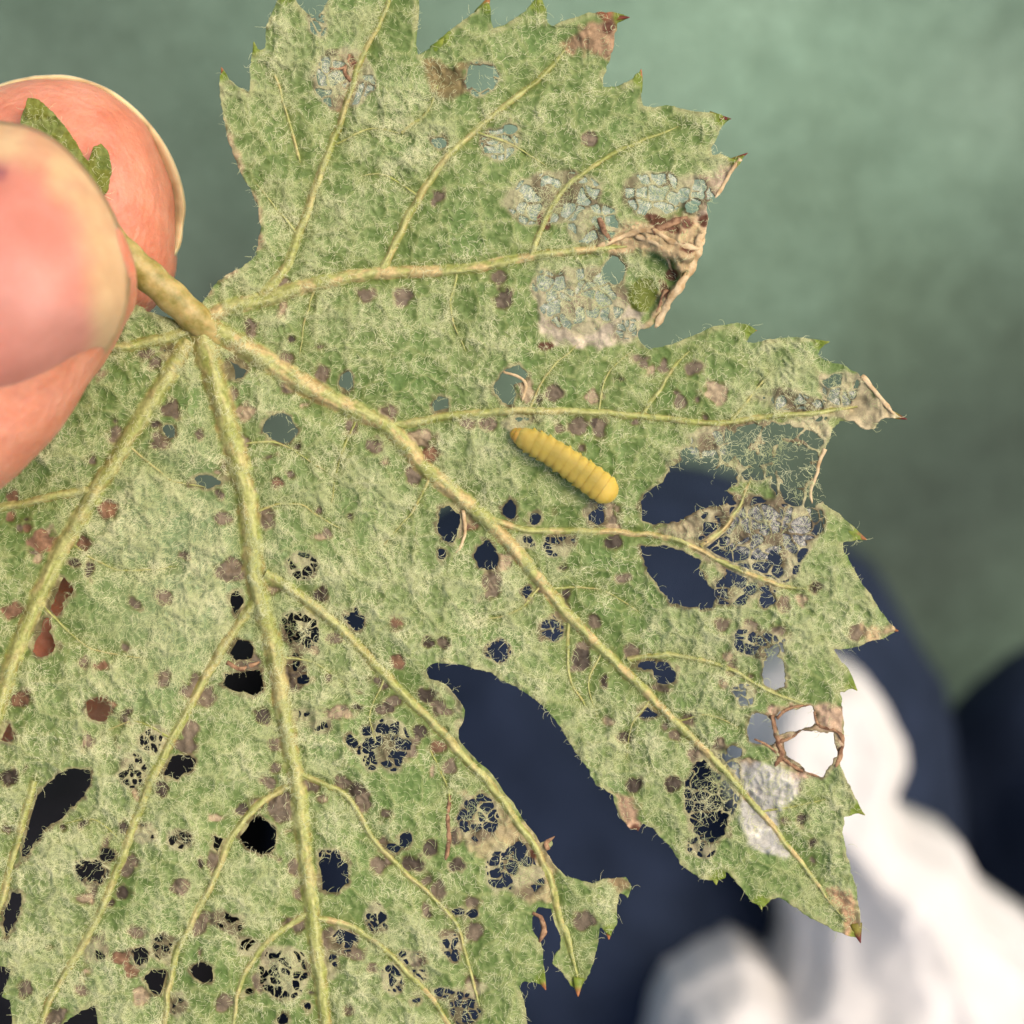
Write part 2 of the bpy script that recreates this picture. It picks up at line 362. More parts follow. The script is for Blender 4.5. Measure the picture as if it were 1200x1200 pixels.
VEINS = [  # name, points, start width, end width, gnawed
 ('midrib',[(232,378),(250,440),(270,510),(290,590),(300,683),(320,760),(335,850),(347,917),(357,1000),(365,1067),(373,1133),(380,1190),(386,1290)],29,14,0),
 ('vein',[(235,378),(270,360),(320,348),(380,330),(450,320),(540,316),(600,305),(640,298),(690,293),(735,289)],20,8,1),
 ('vein',[(307,347),(333,315),(353,267),(370,215),(395,155),(408,115),(425,65),(450,15),(462,-25)],12,5,0),
 ('vein',[(448,317),(470,272),(495,225),(520,190),(560,150),(600,118),(640,85),(662,58)],10,6,0),
 ('vein',[(622,300),(635,265),(650,235),(680,205),(720,180),(745,168),(795,148)],8,3,0),
 ('vein',[(240,380),(280,402),(330,435),(380,464),(430,488),(460,505),(490,540),(530,575),(570,610),(600,640),(640,690),(680,735),(720,775),(760,815),(800,855),(850,905),(890,950),(930,1000),(960,1040),(992,1080)],26,4,1),
 ('vein',[(460,499),(510,491),(560,484),(620,481),(700,484),(780,490),(840,496),(900,488),(960,483),(1005,476)],10,6,0),
 ('vein',[(752,486),(790,432),(808,412)],6,3,0),
 ('vein',[(858,492),(880,466),(902,436)],5,3,0),
 ('vein',[(575,610),(620,621),(680,622),(740,625),(790,632),(830,650),(870,670),(910,685),(945,690)],9,5,1),
 ('vein',[(822,640),(850,618),(866,592),(880,560)],6,3,1),
 ('vein',[(735,773),(790,768),(840,778),(875,795),(905,812),(945,826)],7,4,0),
 ('vein',[(668,722),(665,760),(668,795),(688,832)],5,3,0),
 ('vein',[(310,672),(350,697),(400,738),(450,790),(480,820),(520,860),(545,890),(575,920),(600,955),(625,990),(643,1025),(655,1070),(668,1110),(677,1150)],14,7,0),
 ('vein',[(298,706),(270,745),(240,795),(200,870),(175,920),(150,985),(130,1040),(95,1110),(60,1170),(36,1225)],12,8,0),
 ('vein',[(335,922),(300,945),(270,985),(250,1030),(228,1075),(210,1110),(197,1160),(190,1240)],9,7,0),
 ('vein',[(362,1070),(330,1090),(300,1120),(280,1160),(270,1230)],8,5,0),
 ('vein',[(350,905),(405,933),(435,980),(470,1018),(510,1055),(537,1087),(548,1130),(562,1180)],8,4,0),
 ('vein',[(366,1076),(410,1085),(450,1113),(480,1143),(510,1175),(535,1215)],8,6,1),
 ('vein',[(222,398),(205,425),(190,452),(155,505),(115,570),(80,630),(45,700),(20,760),(0,820),(-30,900)],20,20,0),
 ('vein',[(110,574),(70,580),(30,590),(-10,600),(-80,640)],11,8,0),
 ('vein',[(226,386),(190,398),(145,406),(90,412),(20,440)],15,10,0),
 ('vein',[(40,915),(26,965),(12,1015),(0,1060),(-30,1110)],9,9,0),
 ('vein',[(470,156),(498,133),(514,100)],5,2.5,0),
 ('vein',[(322,88),(335,130),(352,190)],3,4,0),
 ('vein',[(505,880),(522,915),(528,945)],3,3,0),
 ('vein',[(505,556),(482,600),(450,640)],4,1.6,0),
 ('vein',[(420,484),(398,540),(388,592)],4,1.6,0),
 ('vein',[(636,686),(604,716),(560,728)],4,1.6,0),
 ('vein',[(706,762),(690,800),(700,840)],3.5,1.6,0),
 ('vein',[(762,817),(738,856),(734,890)],3.5,1.6,0),
 ('vein',[(372,332),(356,378),(352,420)],3.5,1.6,0),
 ('vein',[(536,317),(528,366),(546,412)],4,1.6,0),
 ('vein',[(492,230),(452,206),(424,206)],3.5,1.6,0),
 ('vein',[(556,154),(600,170),(640,196)],3.5,1.6,0),
 ('vein',[(346,272),(318,236),(300,214)],3.5,1.6,0),
 ('vein',[(388,172),(434,152),(470,156)],3.5,1.6,0),
 ('vein',[(272,520),(326,520),(382,552)],4,1.6,0),
 ('vein',[(292,604),(344,590),(402,622)],4,1.6,0),
 ('vein',[(148,518),(196,560),(240,572)],3.5,1.6,0),
 ('vein',[(78,634),(138,668),(206,664)],3.5,1.6,0),
 ('vein',[(44,702),(100,756),(168,772)],3.5,1.6,0),
 ('vein',[(322,770),(366,776),(404,800)],3.5,1.6,0),
 ('vein',[(204,866),(160,846),(120,858)],3.5,1.6,0),
 ('vein',[(148,990),(108,960),(76,966)],3.5,1.6,0),
 ('vein',[(452,792),(434,836),(440,870)],3,1.6,0),
 ('vein',[(620,482),(640,440),(676,404)],4,1.6,0),
 ('vein',[(700,484),(712,440),(740,410)],3,1.6,0),
 ('vein',[(640,690),(700,690),(748,716)],3.5,1.6,0),
 ('vein',[(790,846),(830,838),(866,852)],3,1.6,0),
 ('vein',[(893,952),(934,944),(968,936)],3,1.6,0),
]
# open holes: polygons and ellipses (cx, cy, rx, ry, degrees)
HP = [
 [(750,605),(752,590),(760,575),(780,560),(784,546),(800,540),(825,540),(838,547),(838,562),(848,572),(858,582),(850,590),(838,593),(816,598),(800,607),(782,614),(765,615),(752,613)],
 [(752,640),(780,638),(800,646),(824,657),(819,668),(829,681),(842,697),(835,712),(805,711),(785,705),(774,692),(762,676),(755,660)],
 [(72,903),(85,900),(103,902),(106,915),(98,933),(77,954),(50,974),(34,997),(21,1015),(25,990),(33,960),(39,938),(55,918)],
 [(14,1046),(26,1046),(26,1060),(14,1086),(6,1100),(4,1070)],
 [(62,675),(74,675),(88,692),(78,702),(73,711),(68,722),(56,718),(54,708),(60,690)],
 [(913,833),(953,827),(957,847),(933,857),(913,862),(908,843)],
 [(880,838),(893,835),(904,846),(910,868),(901,874),(880,871),(874,855)],
 [(920,870),(940,857),(978,858),(981,887),(964,910),(947,905),(922,884)],
 [(895,775),(903,765),(917,772),(922,784),(918,803),(906,811),(893,800)],
 [(546,90),(552,78),(566,74),(577,80),(577,100),(568,104),(560,96),(548,104)],
 [(584,445),(592,432),(608,428),(618,438),(612,446),(602,450),(606,462),(600,474),(588,472),(580,462),(576,452)],
 [(264,790),(280,788),(305,786),(308,806),(296,814),(272,812),(260,802)],
 [(193,890),(206,884),(222,885),(228,892),(224,902),(214,906),(208,913),(197,912),(190,902)],
]
HE = [(514,167,8,8,0),(598,152,9,8,0),(811,243,9,7,0),(719,318,13,17,0),(517,474,9,11,0),(405,448,9,10,0),(527,612,13,24,-6),(519,650,6,7,0),
 (598,597,7,9,0),(552,607,5,6,0),(570,652,12,16,0),(626,608,7,6,0),(700,606,7,8,0),(584,763,10,9,20),(757,779,9,6,0),(779,790,14,13,0),(760,833,10,9,0),
 (862,881,9,7,0),(327,501,20,17,-15),(275,432,13,12,0),(243,564,16,8,0),(197,504,7,8,0),(196,411,5,9,0),(278,705,9,13,10),(284,762,13,12,0),
 (50,755,17,14,0),(49,733,12,9,0),(115,832,14,13,0),(5,858,11,12,0),(303,979,23,19,-32),(256,989,8,9,0),(124,1002,8,8,0),(108,1022,11,9,0),(389,1022,19,23,0),
 (182,1150,13,14,0),(165,1118,7,8,0),(238,1140,12,12,0),(405,1097,13,10,0),(475,983,9,9,40),(460,993,7,6,0),(536,1068,8,5,0),(553,1072,7,7,0),(533,1121,4,5,0),
 (563,934,5,5,0),(552,953,4,4,0),(611,998,8,10,0),(598,1017,5,6,0),(487,1173,6,5,0),(330,1196,8,7,0),(838,968,16,17,0),(826,910,11,15,10),(865,520,12,16,0),(904,510,12,14,0),
 (930,547,20,26,10),(884,540,9,8,0),(850,560,14,13,0),(897,703,10,9,0),(908,655,8,8,0),(413,870,8,8,0),(416,726,9,10,0),(653,722,5,4,0),(648,745,8,5,0),(398,1094,5,7,0),(619,697,5,7,0),
 (384,700,0.5,0.5,0),(358,796,7,6,0),(345,775,5,8,0),(290,1163,6,6,0),(360,1180,6,6,0),(895,690,5,4,0),(820,545,14,9,0)]
# lacework patches: (cx, cy, rx, ry, deg, cell, fraction of cells left filled)
LACE = [(353,663,18,17,0,9,.1),(352,738,22,25,0,8,.15),(458,860,18,12,-15,8,.05),(433,878,13,10,0,8,.1),(432,895,10,8,0,8,.1),(457,893,12,10,0,9,.2),(416,726,13,14,0,8,.1),
 (582,1022,12,23,0,10,.05),(562,958,24,26,0,9,.45),(612,1022,26,30,0,10,.5),(475,1123,14,9,20,8,.1),(487,1140,13,8,0,8,.3),(460,1147,13,21,0,10,.05),(545,1185,17,22,0,9,.1),
 (520,1162,12,7,0,8,.3),(556,1160,12,8,0,8,.6),(528,1105,11,17,0,9,.5),(441,1075,14,16,0,8,.4),(405,1100,16,17,0,10,.4),(333,1140,29,31,0,9,.35),(387,1133,10,15,0,8,.3),
 (192,1112,18,17,0,8,.35),(165,1122,10,13,0,8,.2),(108,1022,19,15,-20,9,.3),(180,867,16,14,20,8,.15),(155,905,17,19,0,8,.3),(168,976,14,11,0,8,.5),(355,838,14,8,0,7,.3),(375,850,16,7,-10,7,.3),
 (290,1108,15,11,-20,8,.5),(208,1178,11,13,0,8,.4),(208,985,14,12,0,8,.75),(112,1113,14,12,0,8,.8),(268,1080,18,11,-20,8,.75),
 (835,930,33,50,-15,12,.12),(822,994,17,12,0,9,.4),(890,755,34,17,-15,10,.25),(872,815,13,14,0,9,.2),(655,637,18,15,0,9,.5),(618,635,9,10,0,7,.3),(648,738,15,13,0,9,.3),(697,602,10,13,0,8,.4),
 (583,762,14,13,0,8,.1),(586,168,22,20,0,10,.25),(402,92,36,34,20,13,.2),(648,232,57,32,10,14,.22),(695,262,32,24,0,13,.2),(768,228,36,26,0,14,.25),(808,225,26,18,0,13,.5),(684,350,52,38,10,11,.62),(640,335,16,18,0,11,.4),
 (880,528,78,34,5,19,.12),(935,560,32,42,0,22,.05),(880,622,58,40,8,13,.2),(850,625,40,22,-20,12,.3),(940,475,46,14,-12,13,.35),(930,610,34,24,0,13,.2),(840,520,34,22,0,10,.6),(875,685,45,22,15,12,.55),
 (985,455,22,20,30,14,.3),(605,495,16,8,10,7,.4),(565,92,20,20,0,12,.4),(372,30,9,12,0,8,.3),(386,1003,16,9,0,7,.3),(450,868,30,26,0,13,.4),(893,640,52,52,0,13,.35),(760,350,12,6,0,8,.4),(735,385,16,10,20,8,.3)]
# translucent film (only the upper skin of the leaf left)
FILMP = [
 [(366,70),(380,56),(400,54),(424,62),(442,90),(438,118),(424,130),(400,124),(378,108)],
 [(588,228),(600,208),(650,200),(700,208),(716,232),(716,262),(700,292),(660,292),(630,284),(600,262)],
 [(730,212),(760,200),(800,206),(832,212),(838,240),(828,262),(800,266),(760,262),(732,258)],
 [(626,322),(660,310),(700,312),(735,340),(752,372),(745,396),(700,404),(656,406),(632,384),(624,350)],
 [(570,150),(600,146),(612,166),(604,188),(580,190),(566,172)],
 [(806,498),(848,500),(852,534),(812,536),(800,520)],
 [(905,460),(960,452),(1000,452),(1012,470),(990,482),(930,484),(900,482)],
 [(876,832),(890,826),(906,832),(900,876),(878,874),(870,856)],
 [(960,830),(987,824),(988,858),(970,858),(956,846)],
 [(858,896),(902,896),(938,910),(928,930),(916,948),(914,968),(928,1004),(900,1002),(878,992),(868,950)],
 [(968,1044),(990,1046),(998,1060),(986,1066),(972,1058)],
 [(892,796),(920,796),(918,812),(900,814)],
 [(850,600),(900,590),(950,596),(952,640),(900,660),(850,640)],
]
# pale/brown round spots scraped to a thin skin: cx, cy, rx, ry, tone (0 grey brown, 1 reddish, 2 tan, 3 dark)
SPOTS = [(475,348,11,11,0),(427,346,9,7,0),(590,350,11,14,0),(585,325,10,8,0),(633,333,9,9,0),(512,232,7,9,0),(692,165,8,8,0),(333,332,8,7,0),(293,382,8,12,0),(336,420,9,7,0),(376,438,9,9,0),(336,456,8,7,0),
 (455,485,8,8,0),(437,523,9,9,0),(411,500,7,6,0),(487,555,11,13,0),(492,515,17,11,2),(500,532,13,8,1),(540,615,6,20,2),(590,657,9,9,2),(575,680,10,13,0),(578,695,8,8,0),(550,617,10,8,1),(678,498,12,12,0),(703,503,8,12,0),
 (649,461,9,9,0),(694,465,9,7,2),(682,525,6,7,0),(576,498,8,6,0),(615,460,9,14,2),(718,636,13,9,3),(712,600,9,9,2),(683,772,11,14,3),(686,757,8,7,0),(663,696,7,10,3),(656,722,10,9,0),(462,732,8,6,1),(503,753,6,6,3),(520,753,7,7,0),
 (465,772,7,7,1),(467,780,5,5,1),(440,797,8,8,0),(633,690,6,6,0),(695,728,9,9,0),(660,712,7,6,0),(740,763,9,7,0),(773,806,11,7,0),(846,733,9,8,0),(882,735,9,9,0),(914,737,11,8,0),(836,605,10,8,0),(806,618,14,9,2),(865,640,20,12,0),
 (922,668,9,12,0),(878,690,12,12,0),(812,432,9,7,0),(797,470,8,8,0),(840,460,13,14,2),(803,843,9,8,0),(790,861,9,8,0),(815,884,8,8,0),(810,946,10,10,3),(823,996,10,8,3),(789,920,8,8,3),(742,921,9,10,3),(1004,740,9,8,0),(875,895,14,8,2),
 (320,690,10,8,2),(310,607,11,12,0),(260,607,10,8,0),(256,578,7,7,0),(293,578,6,6,0),(284,482,13,9,2),(268,462,9,9,0),(285,517,9,8,0),(232,508,6,6,0),(187,516,10,9,0),(200,480,12,12,0),(183,425,8,9,0),(170,415,12,6,0),(135,507,8,9,0),(109,541,8,7,0),
 (126,597,11,12,1),(99,634,9,10,1),(157,708,9,8,0),(193,699,8,8,0),(192,796,8,9,0),(229,797,9,9,0),(119,781,7,6,1),(324,564,6,6,1),(48,634,18,13,1),(32,618,7,8,1),(13,582,8,7,1),(12,608,6,6,1),(15,716,12,9,1),(270,668,19,15,0),(353,697,0.6,0.6,3),
 (375,697,10,9,3),(392,750,7,6,0),(345,790,14,18,3),(293,775,18,11,0),(335,745,10,9,3),(25,820,12,10,1),(128,828,9,9,1),(10,911,11,9,3),(7,971,7,6,0),(221,857,10,10,0),(217,874,13,11,0),(190,925,7,8,3),(284,946,7,7,3),(301,940,10,8,0),
 (330,944,20,21,0),(241,815,11,12,0),(218,808,8,7,0),(307,838,11,10,3),(322,873,7,7,0),(323,900,8,8,0),(317,917,9,8,0),(397,835,13,9,2),(364,922,13,9,0),(398,918,8,9,0),(250,1010,8,11,0),(148,1020,9,9,0),(153,1008,8,8,0),
 (146,970,6,7,3),(145,1047,9,8,3),(209,1038,10,9,0),(96,1054,11,8,2),(160,1092,7,6,0),(143,1122,11,8,1),(28,1159,10,11,0),(67,1190,15,11,0),(232,1085,10,10,0),(240,1075,9,8,0),(313,1123,9,9,0),(350,1086,10,10,0),(336,1080,7,7,0),(260,1176,11,10,0),
 (345,1015,8,9,0),(352,1048,7,8,0),(385,1097,16,13,0),(414,1117,12,9,0),(304,1150,8,10,0),(445,832,8,7,0),(401,832,7,6,0),(450,803,9,8,0),(478,878,10,10,0),(498,815,10,8,3),(515,829,9,10,0),(463,820,9,8,0),(493,856,10,9,3),(529,899,8,9,0),
 (515,876,11,9,1),(425,940,10,10,0),(417,926,9,8,3),(405,918,7,8,0),(451,955,7,7,0),(505,993,9,9,3),(444,1013,9,9,0),(480,1010,9,8,3),(501,1031,7,7,0),(512,1042,8,10,0),(448,990,7,7,0),(556,1090,11,13,0),(530,1098,10,10,0),(553,1058,9,8,0),
 (536,981,6,8,3),(535,1013,7,7,3),(573,945,8,10,3),(600,978,7,8,3),(553,1152,9,10,0),(684,1080,14,11,0),(487,1130,12,8,0),(553,1165,10,9,0),(455,1008,6,5,0),(420,812,0.6,0.6,0),(155,1138,10,9,1),(165,1165,10,12,2)]
# dried, tan or brown tissue: polygons + colour
DRY = [([(700,268),(735,262),(765,258),(792,248),(832,250),(832,285),(812,315),(800,338),(785,350),(765,385),(752,384),(762,360),(788,330),(790,308),(765,296),(700,298)],(222,188,142)),
 ([(628,325),(680,332),(735,345),(760,362),(752,392),(700,410),(650,404),(630,380)],(214,194,168)),
 ([(262,140),(300,232),(306,290),(262,330),(245,345),(275,300),(290,250),(272,200),(258,150)],(176,152,116)),
 ([(660,50),(690,24),(724,24),(722,56),(716,76),(690,60),(672,64)],(178,140,106)),
 ([(394,62),(414,66),(420,96),(404,128),(396,130),(402,90)],(170,112,82)),
 ([(718,928),(742,932),(750,944),(752,978),(740,974),(726,962)],(208,166,132)),
 ([(800,212),(834,206),(870,184),(840,236),(828,262),(800,250)],(198,172,146)),
 ([(960,436),(1008,436),(1058,490),(1020,506),(980,495),(960,480)],(206,186,146)),
 ([(966,1040),(1000,1046),(1009,1100),(992,1096),(985,1070)],(204,160,122)),
 ([(1010,735),(1052,732),(1052,745),(1020,752)],(206,176,130)),
 ([(856,894),(904,894),(940,909),(930,932),(917,950),(914,970),(930,1006),(900,1004),(876,994),(864,950),(868,920)],(214,206,196)),
 ([(500,70),(546,76),(548,110),(530,120),(505,108)],(140,120,76)),
 ([(900,828),(960,824),(990,826),(990,872),(984,898),(940,912),(912,896),(904,866)],(214,176,146)),
 ([(540,800),(548,834),(538,860),(534,840),(524,806)],(168,160,118)),
 ([(545,930),(590,940),(650,1000),(655,1060),(620,1062),(590,1030),(560,1000),(540,985)],(186,168,122)),
 ([(815,500),(970,486),(972,510),(930,530),(820,530)],(206,190,150)),
 ([(830,575),(960,585),(950,640),(900,700),(850,680),(800,640),(770,622)],(190,174,134)),
 ([(700,14),(740,16),(722,32),(712,30)],(150,90,60)),
 ([(716,1030),(742,1028),(742,1050),(728,1044)],(150,126,88)),
]
BROWN = [(775,262,22,7,-22),(700,264,4,9,-40),(806,262,7,6,0),(783,345,6,16,30),(788,322,7,8,0),(825,258,6,7,0),(806,290,10,6,0),(637,258,7,11,30),(800,388,4,4,0),(720,27,9,6,0),(712,33,7,8,0),(640,405,8,5,0),(745,975,6,8,0),(625,1000,5,6,0),(415,76,4,12,20),(398,82,10,4,10)]

# ---- evaluate it on a fine sheet
H = 1.4
gx = np.arange(-170, 1070, H); gy = np.arange(-80, 1345, H)
PX, PY = np.meshgrid(gx, gy); NY, NX = PX.shape
def win(x0, x1, y0, y1):
    a = max(0, int((x0 - gx[0]) / H)); b = min(NX, int((x1 - gx[0]) / H) + 2); c = max(0, int((y0 - gy[0]) / H)); d = min(NY, int((y1 - gy[0]) / H) + 2)
    return slice(c, max(c, d)), slice(a, max(a, b))
# outline signed distance (narrow band)
out = np.asarray(OUT, float); dist = np.full((NY, NX), 30.0); ins = np.zeros((NY, NX), bool)
for k in range(len(out)):
    a, b = out[k], out[(k + 1) % len(out)]; m = 30
    w = win(min(a[0], b[0]) - m, max(a[0], b[0]) + m, min(a[1], b[1]) - m, max(a[1], b[1]) + m)
    dist[w] = np.minimum(dist[w], polydist(PX[w], PY[w], [a, b], closed=False))
    if a[1] != b[1]:
        w = win(-200, max(a[0], b[0]) + 2, min(a[1], b[1]) - 1, max(a[1], b[1]) + 1)
        X, Y = PX[w], PY[w]; ins[w] ^= ((a[1] > Y) != (b[1] > Y)) & (X < (b[0] - a[0]) * (Y - a[1]) / (b[1] - a[1]) + a[0])
fine = (fbm(PX, PY, 7, 2, 2) - 0.5); n40 = fbm(PX, PY, 40, 12, 3); n90 = fbm(PX, PY, 110, 14, 3); n14 = fbm(PX, PY, 15, 15, 2)
fo = np.where(ins, dist, -dist); F = fo + fine * 3.0

def ell(cx, cy, rx, ry, deg, pad=8):
    r = max(rx, ry) * 1.5 + pad; w = win(cx - r, cx + r, cy - r, cy + r); X = PX[w] - cx; Y = PY[w] - cy
    t = math.radians(deg); u = (X * math.cos(t) - Y * math.sin(t)) / rx; v = (X * math.sin(t) + Y * math.cos(t)) / ry
    rr = np.hypot(u, v); return w, (1 - rr) * min(rx, ry)            # > 0 inside
vcol = np.full((NY, NX), 99.0); vh = np.zeros((NY, NX))
for nm, P, wa, wb, gn in VEINS:
    C = catmull([(p[0], p[1]) for p in P], len(P) * 3); n = len(C)
    for k in range(n - 1):
        wd = (wa + (wb - wa) * k / n) / 2; m = 26
        a, b = C[k], C[k + 1]; w = win(min(a[0], b[0]) - m, max(a[0], b[0]) + m, min(a[1], b[1]) - m, max(a[1], b[1]) + m)
        vcol[w] = np.minimum(vcol[w], polydist(PX[w], PY[w], [a, b], closed=False) - wd)

lace = np.full((NY, NX), -9.0); lacef = np.full((NY, NX), 99.0)
for n, (cx, cy, rx, ry, dg, cell, fill) in enumerate(LACE):
    w, s = ell(cx, cy, rx, ry, dg); X, Y = PX[w], PY[w]; s = s + (n14[w] - .5) * 10 + fine[w] * 3
    wx = X + 11 * (vnoise(X, Y, 13, 61) - .5); wy = Y + 11 * (vnoise(X, Y, 13, 62) - .5)
    f1, f2, idr = voro(wx, wy, cell * 1.3, n % 7)
    sw = 0.75 + 0.35 * (cell > 12) + 0.5 * (cell > 16) + 0.7 * (vnoise(X, Y, 16, 63) - .35)
    e = sw - (f2 - f1) * 0.5                           # > 0 on strands
    e = np.where(idr < fill * 0.8, 6.0, e)
    lacef[w] = np.where(s > lace[w], e, lacef[w]); lace[w] = np.maximum(lace[w], s)
F = np.minimum(F, np.where(lace > 0, np.maximum(np.where(lacef < 99, lacef, 9), -lace), 50))
holes = np.full((NY, NX), -9.0)
for P in HP:
    A = np.asarray(P, float); w = win(A[:, 0].min() - 8, A[:, 0].max() + 8, A[:, 1].min() - 8, A[:, 1].max() + 8)
    holes[w] = np.maximum(holes[w], sdpoly(PX[w], PY[w], P) + fine[w] * 5.0 + (n14[w] - .5) * 4)
for e in HE:
    w, s = ell(*e); holes[w] = np.maximum(holes[w], s + fine[w] * 5 + (n14[w] - .5) * 7)
F = np.minimum(F, -holes)
F = np.where((vcol < 0) & (fo > 0), np.maximum(F, 2.0), F)           # tissue always runs under the veins
tissue_near = vcol

# ---- relief (mm)
f1, f2, _ = voro(PX + 14 * n14, PY + 14 * (vnoise(PX, PY, 18, 99)), 38, 31); e1 = (f2 - f1) * .5
g1, g2, gid = voro(PX + 5 * fine + 9 * (vnoise(PX, PY, 13, 97) - .5), PY + 5 * fine + 9 * (vnoise(PX, PY, 13, 98) - .5), 10.5, 32); e2 = (g2 - g1) * .5
net1 = 1 - smooth(e1, 0, 9); net2 = 1 - smooth(e2, 0, 3.6)
def base_z(x, y):
    r2 = ((x - 480) ** 2 + (y - 560) ** 2) / 600.0 ** 2
    return -1.0 * r2 * 0.9 + 0.9 * (vnoise(x, y, 260, 71) - 0.5) * 2
Zm = base_z(PX, PY)
amp = 0.6 + 0.7 * smooth(n90, 0.35, 0.65)
Zm = Zm + 0.16 * net1 * amp + 0.085 * net2 * amp + 0.35 * (n40 - .5) + 0.09 * (n14 - .5) + 0.06 * fine
Zm = Zm - 0.10 * np.exp(-np.clip(vcol, 0, 99) / 6.0)                # tissue dips along the veins
dome = smooth(vcol, 0, 40); Zm = Zm - 0.25 * (1 - dome)

# ---- colour
def lerp(a, b, t): return a + (b - a) * t[..., None]
ca = lambda *c: np.array(c, float)
t = np.clip(0.06 + 0.42 * net2 + 0.26 * net1 + 1.3 * (n14 - .5) + 1.1 * fine + 0.9 * (fbm(PX, PY, 4.5, 66, 2) - .5) + .04, 0, 1)
pit = lerp(ca(104, 128, 60), ca(132, 150, 86), smooth(n90, 0.38, 0.62))
pale = lerp(ca(162, 174, 108), ca(186, 193, 140), smooth(n90, 0.35, 0.65))
COLR = lerp(pit, pale, t)
COLR = lerp(COLR, ca(104, 142, 66), smooth(fbm(PX, PY, 60, 88, 2), 0.6, 0.75) * 0.25)      # fresher green patches
COLR = lerp(COLR, ca(166, 172, 104), (1 - smooth(e1, 0.3, 2.6)) * 0.55)
COLR = lerp(COLR, ca(170, 186, 146), np.exp(-((PX - 220) ** 2 / 110 ** 2 + (PY - 660) ** 2 / 150 ** 2)) * 0.5)
COLR = lerp(COLR, ca(120, 132, 62), np.exp(-np.clip(vcol, 0, 99) / 5.0) * 0.6)
COLR = lerp(COLR, ca(184, 178, 126), smooth(-fo, -10, -2) * smooth(n14, .35, .6) * 0.7)
skin = np.full((NY, NX), -9.0); sp_tone = np.zeros((NY, NX), int)
rs = np.random.default_rng(4); extra = []
while len(extra) < 120:                                            # tiny scattered bites along the veins, as in the lower half
    x, y = rs.uniform(20, 960), rs.uniform(330, 1190)
    i, j = int((y - gy[0]) / H), int((x - gx[0]) / H)
    if 2 < vcol[i, j] < 26 and F[i, j] > 5: extra.append((x, y, rs.uniform(2.5, 6.5), rs.uniform(2.5, 6.5), rs.choice([0, 0, 2, 3])))
for (cx, cy, rx, ry, tone) in SPOTS + extra:
    w, s = ell(cx, cy, rx * .92, ry * .92, 0); s = s + fine[w] * 6 + (n14[w] - .5) * 9
    up = s > skin[w]; sp_tone[w] = np.where(up, tone, sp_tone[w]); skin[w] = np.maximum(skin[w], s)
TON = np.array([(126, 110, 88), (140, 104, 76), (180, 158, 124), (78, 66, 52)], float)
spc = TON[sp_tone] * (0.82 + 0.36 * n14[..., None] + 0.3 * fine[..., None])
COLR = lerp(COLR, ca(112, 106, 58), smooth(skin, -4, -1) * 0.55)
COLR = lerp(COLR, ca(196, 184, 138), smooth(skin, -4.5, -1.5) * smooth(n14 + fine * .5, .5, .7) * 0.6)
COLR = lerp(COLR, spc, smooth(skin, -1.0, 0.8)); COLR = lerp(COLR, ca(70, 54, 38), smooth(skin, -1.2, 0) * (1 - smooth(skin, 0.4, 2.2)) * smooth(n40, .5, .65) * .4)
Zm = Zm - 0.12 * smooth(skin, -2.5, 1.5)
drym = np.zeros((NY, NX))
for P, c in DRY:
    A = np.asarray(P, float); w = win(A[:, 0].min() - 14, A[:, 0].max() + 14, A[:, 1].min() - 14, A[:, 1].max() + 14)
    s = sdpoly(PX[w], PY[w], P) + (n14[w] - .5) * 16 + fine[w] * 5; k = smooth(s, -4, 5)
    cc = np.array(c, float) * (0.78 + 0.42 * n14[w][..., None] + 0.25 * fine[w][..., None])
    COLR[w] = lerp(COLR[w], cc, k * 0.92); drym[w] = np.maximum(drym[w], k)
lk = smooth(lace, -5, 1); lc = lerp(ca(190, 180, 138), ca(120, 104, 78), smooth(vnoise(PX, PY, 22, 91), .5, .75))
COLR = lerp(COLR, lc, lk * 0.85)
hk = smooth(holes + 3 * fine, -5.5, -0.8) * 0.8; COLR = lerp(COLR, lerp(ca(176, 164, 120), ca(112, 96, 66), smooth(n14, .4, .6)), hk)
for b in BROWN:
    w, s = ell(*b); s = s + fine[w] * 4; COLR[w] = lerp(COLR[w], ca(104, 62, 42), smooth(s, -1.5, 1.5) * 0.9)
w, s = ell(753, 345, 16, 20, -20); COLR[w] = lerp(COLR[w], ca(112, 122, 40), smooth(s + fine[w] * 3, -2, 1)); F[w] = np.where((s > 0), np.maximum(F[w], 2), F[w])
COLR = lerp(COLR, ca(128, 134, 46), smooth(150 - PX, 0, 20) * smooth(300 - PY, 0, 40) * (0.45 + 0.5 * smooth(n14, .35, .6)))
for tx_, ty_ in [(259,82),(297,54),(335,-8),(572,4),(631,4),(728,21),(750,88),(848,136),(866,184),(882,387),(966,401),(1010,628),(1002,803),(1008,953),(1007,1098),(892,1062),(845,1031),(714,1096),(678,1158),(638,1150),(520,42)]:
    w, s = ell(tx_, ty_, 12, 12, 0); COLR[w] = lerp(COLR[w], ca(122, 142, 38), smooth(s + fine[w] * 6, -3, 5) * 0.85)
# curled dry corner
dc = np.exp(-(((PX - 800) / 50) ** 2 + ((PY - 300) / 55) ** 2)) * drym
Zm = Zm + dc * (1.2 + 2.2 * (fbm(PX, PY, 26, 95, 3) - .5)) + 0.8 * drym * (fbm(PX, PY, 12, 96, 2) - .5) * 0.6
COLR = np.clip(COLR, 0, 255)

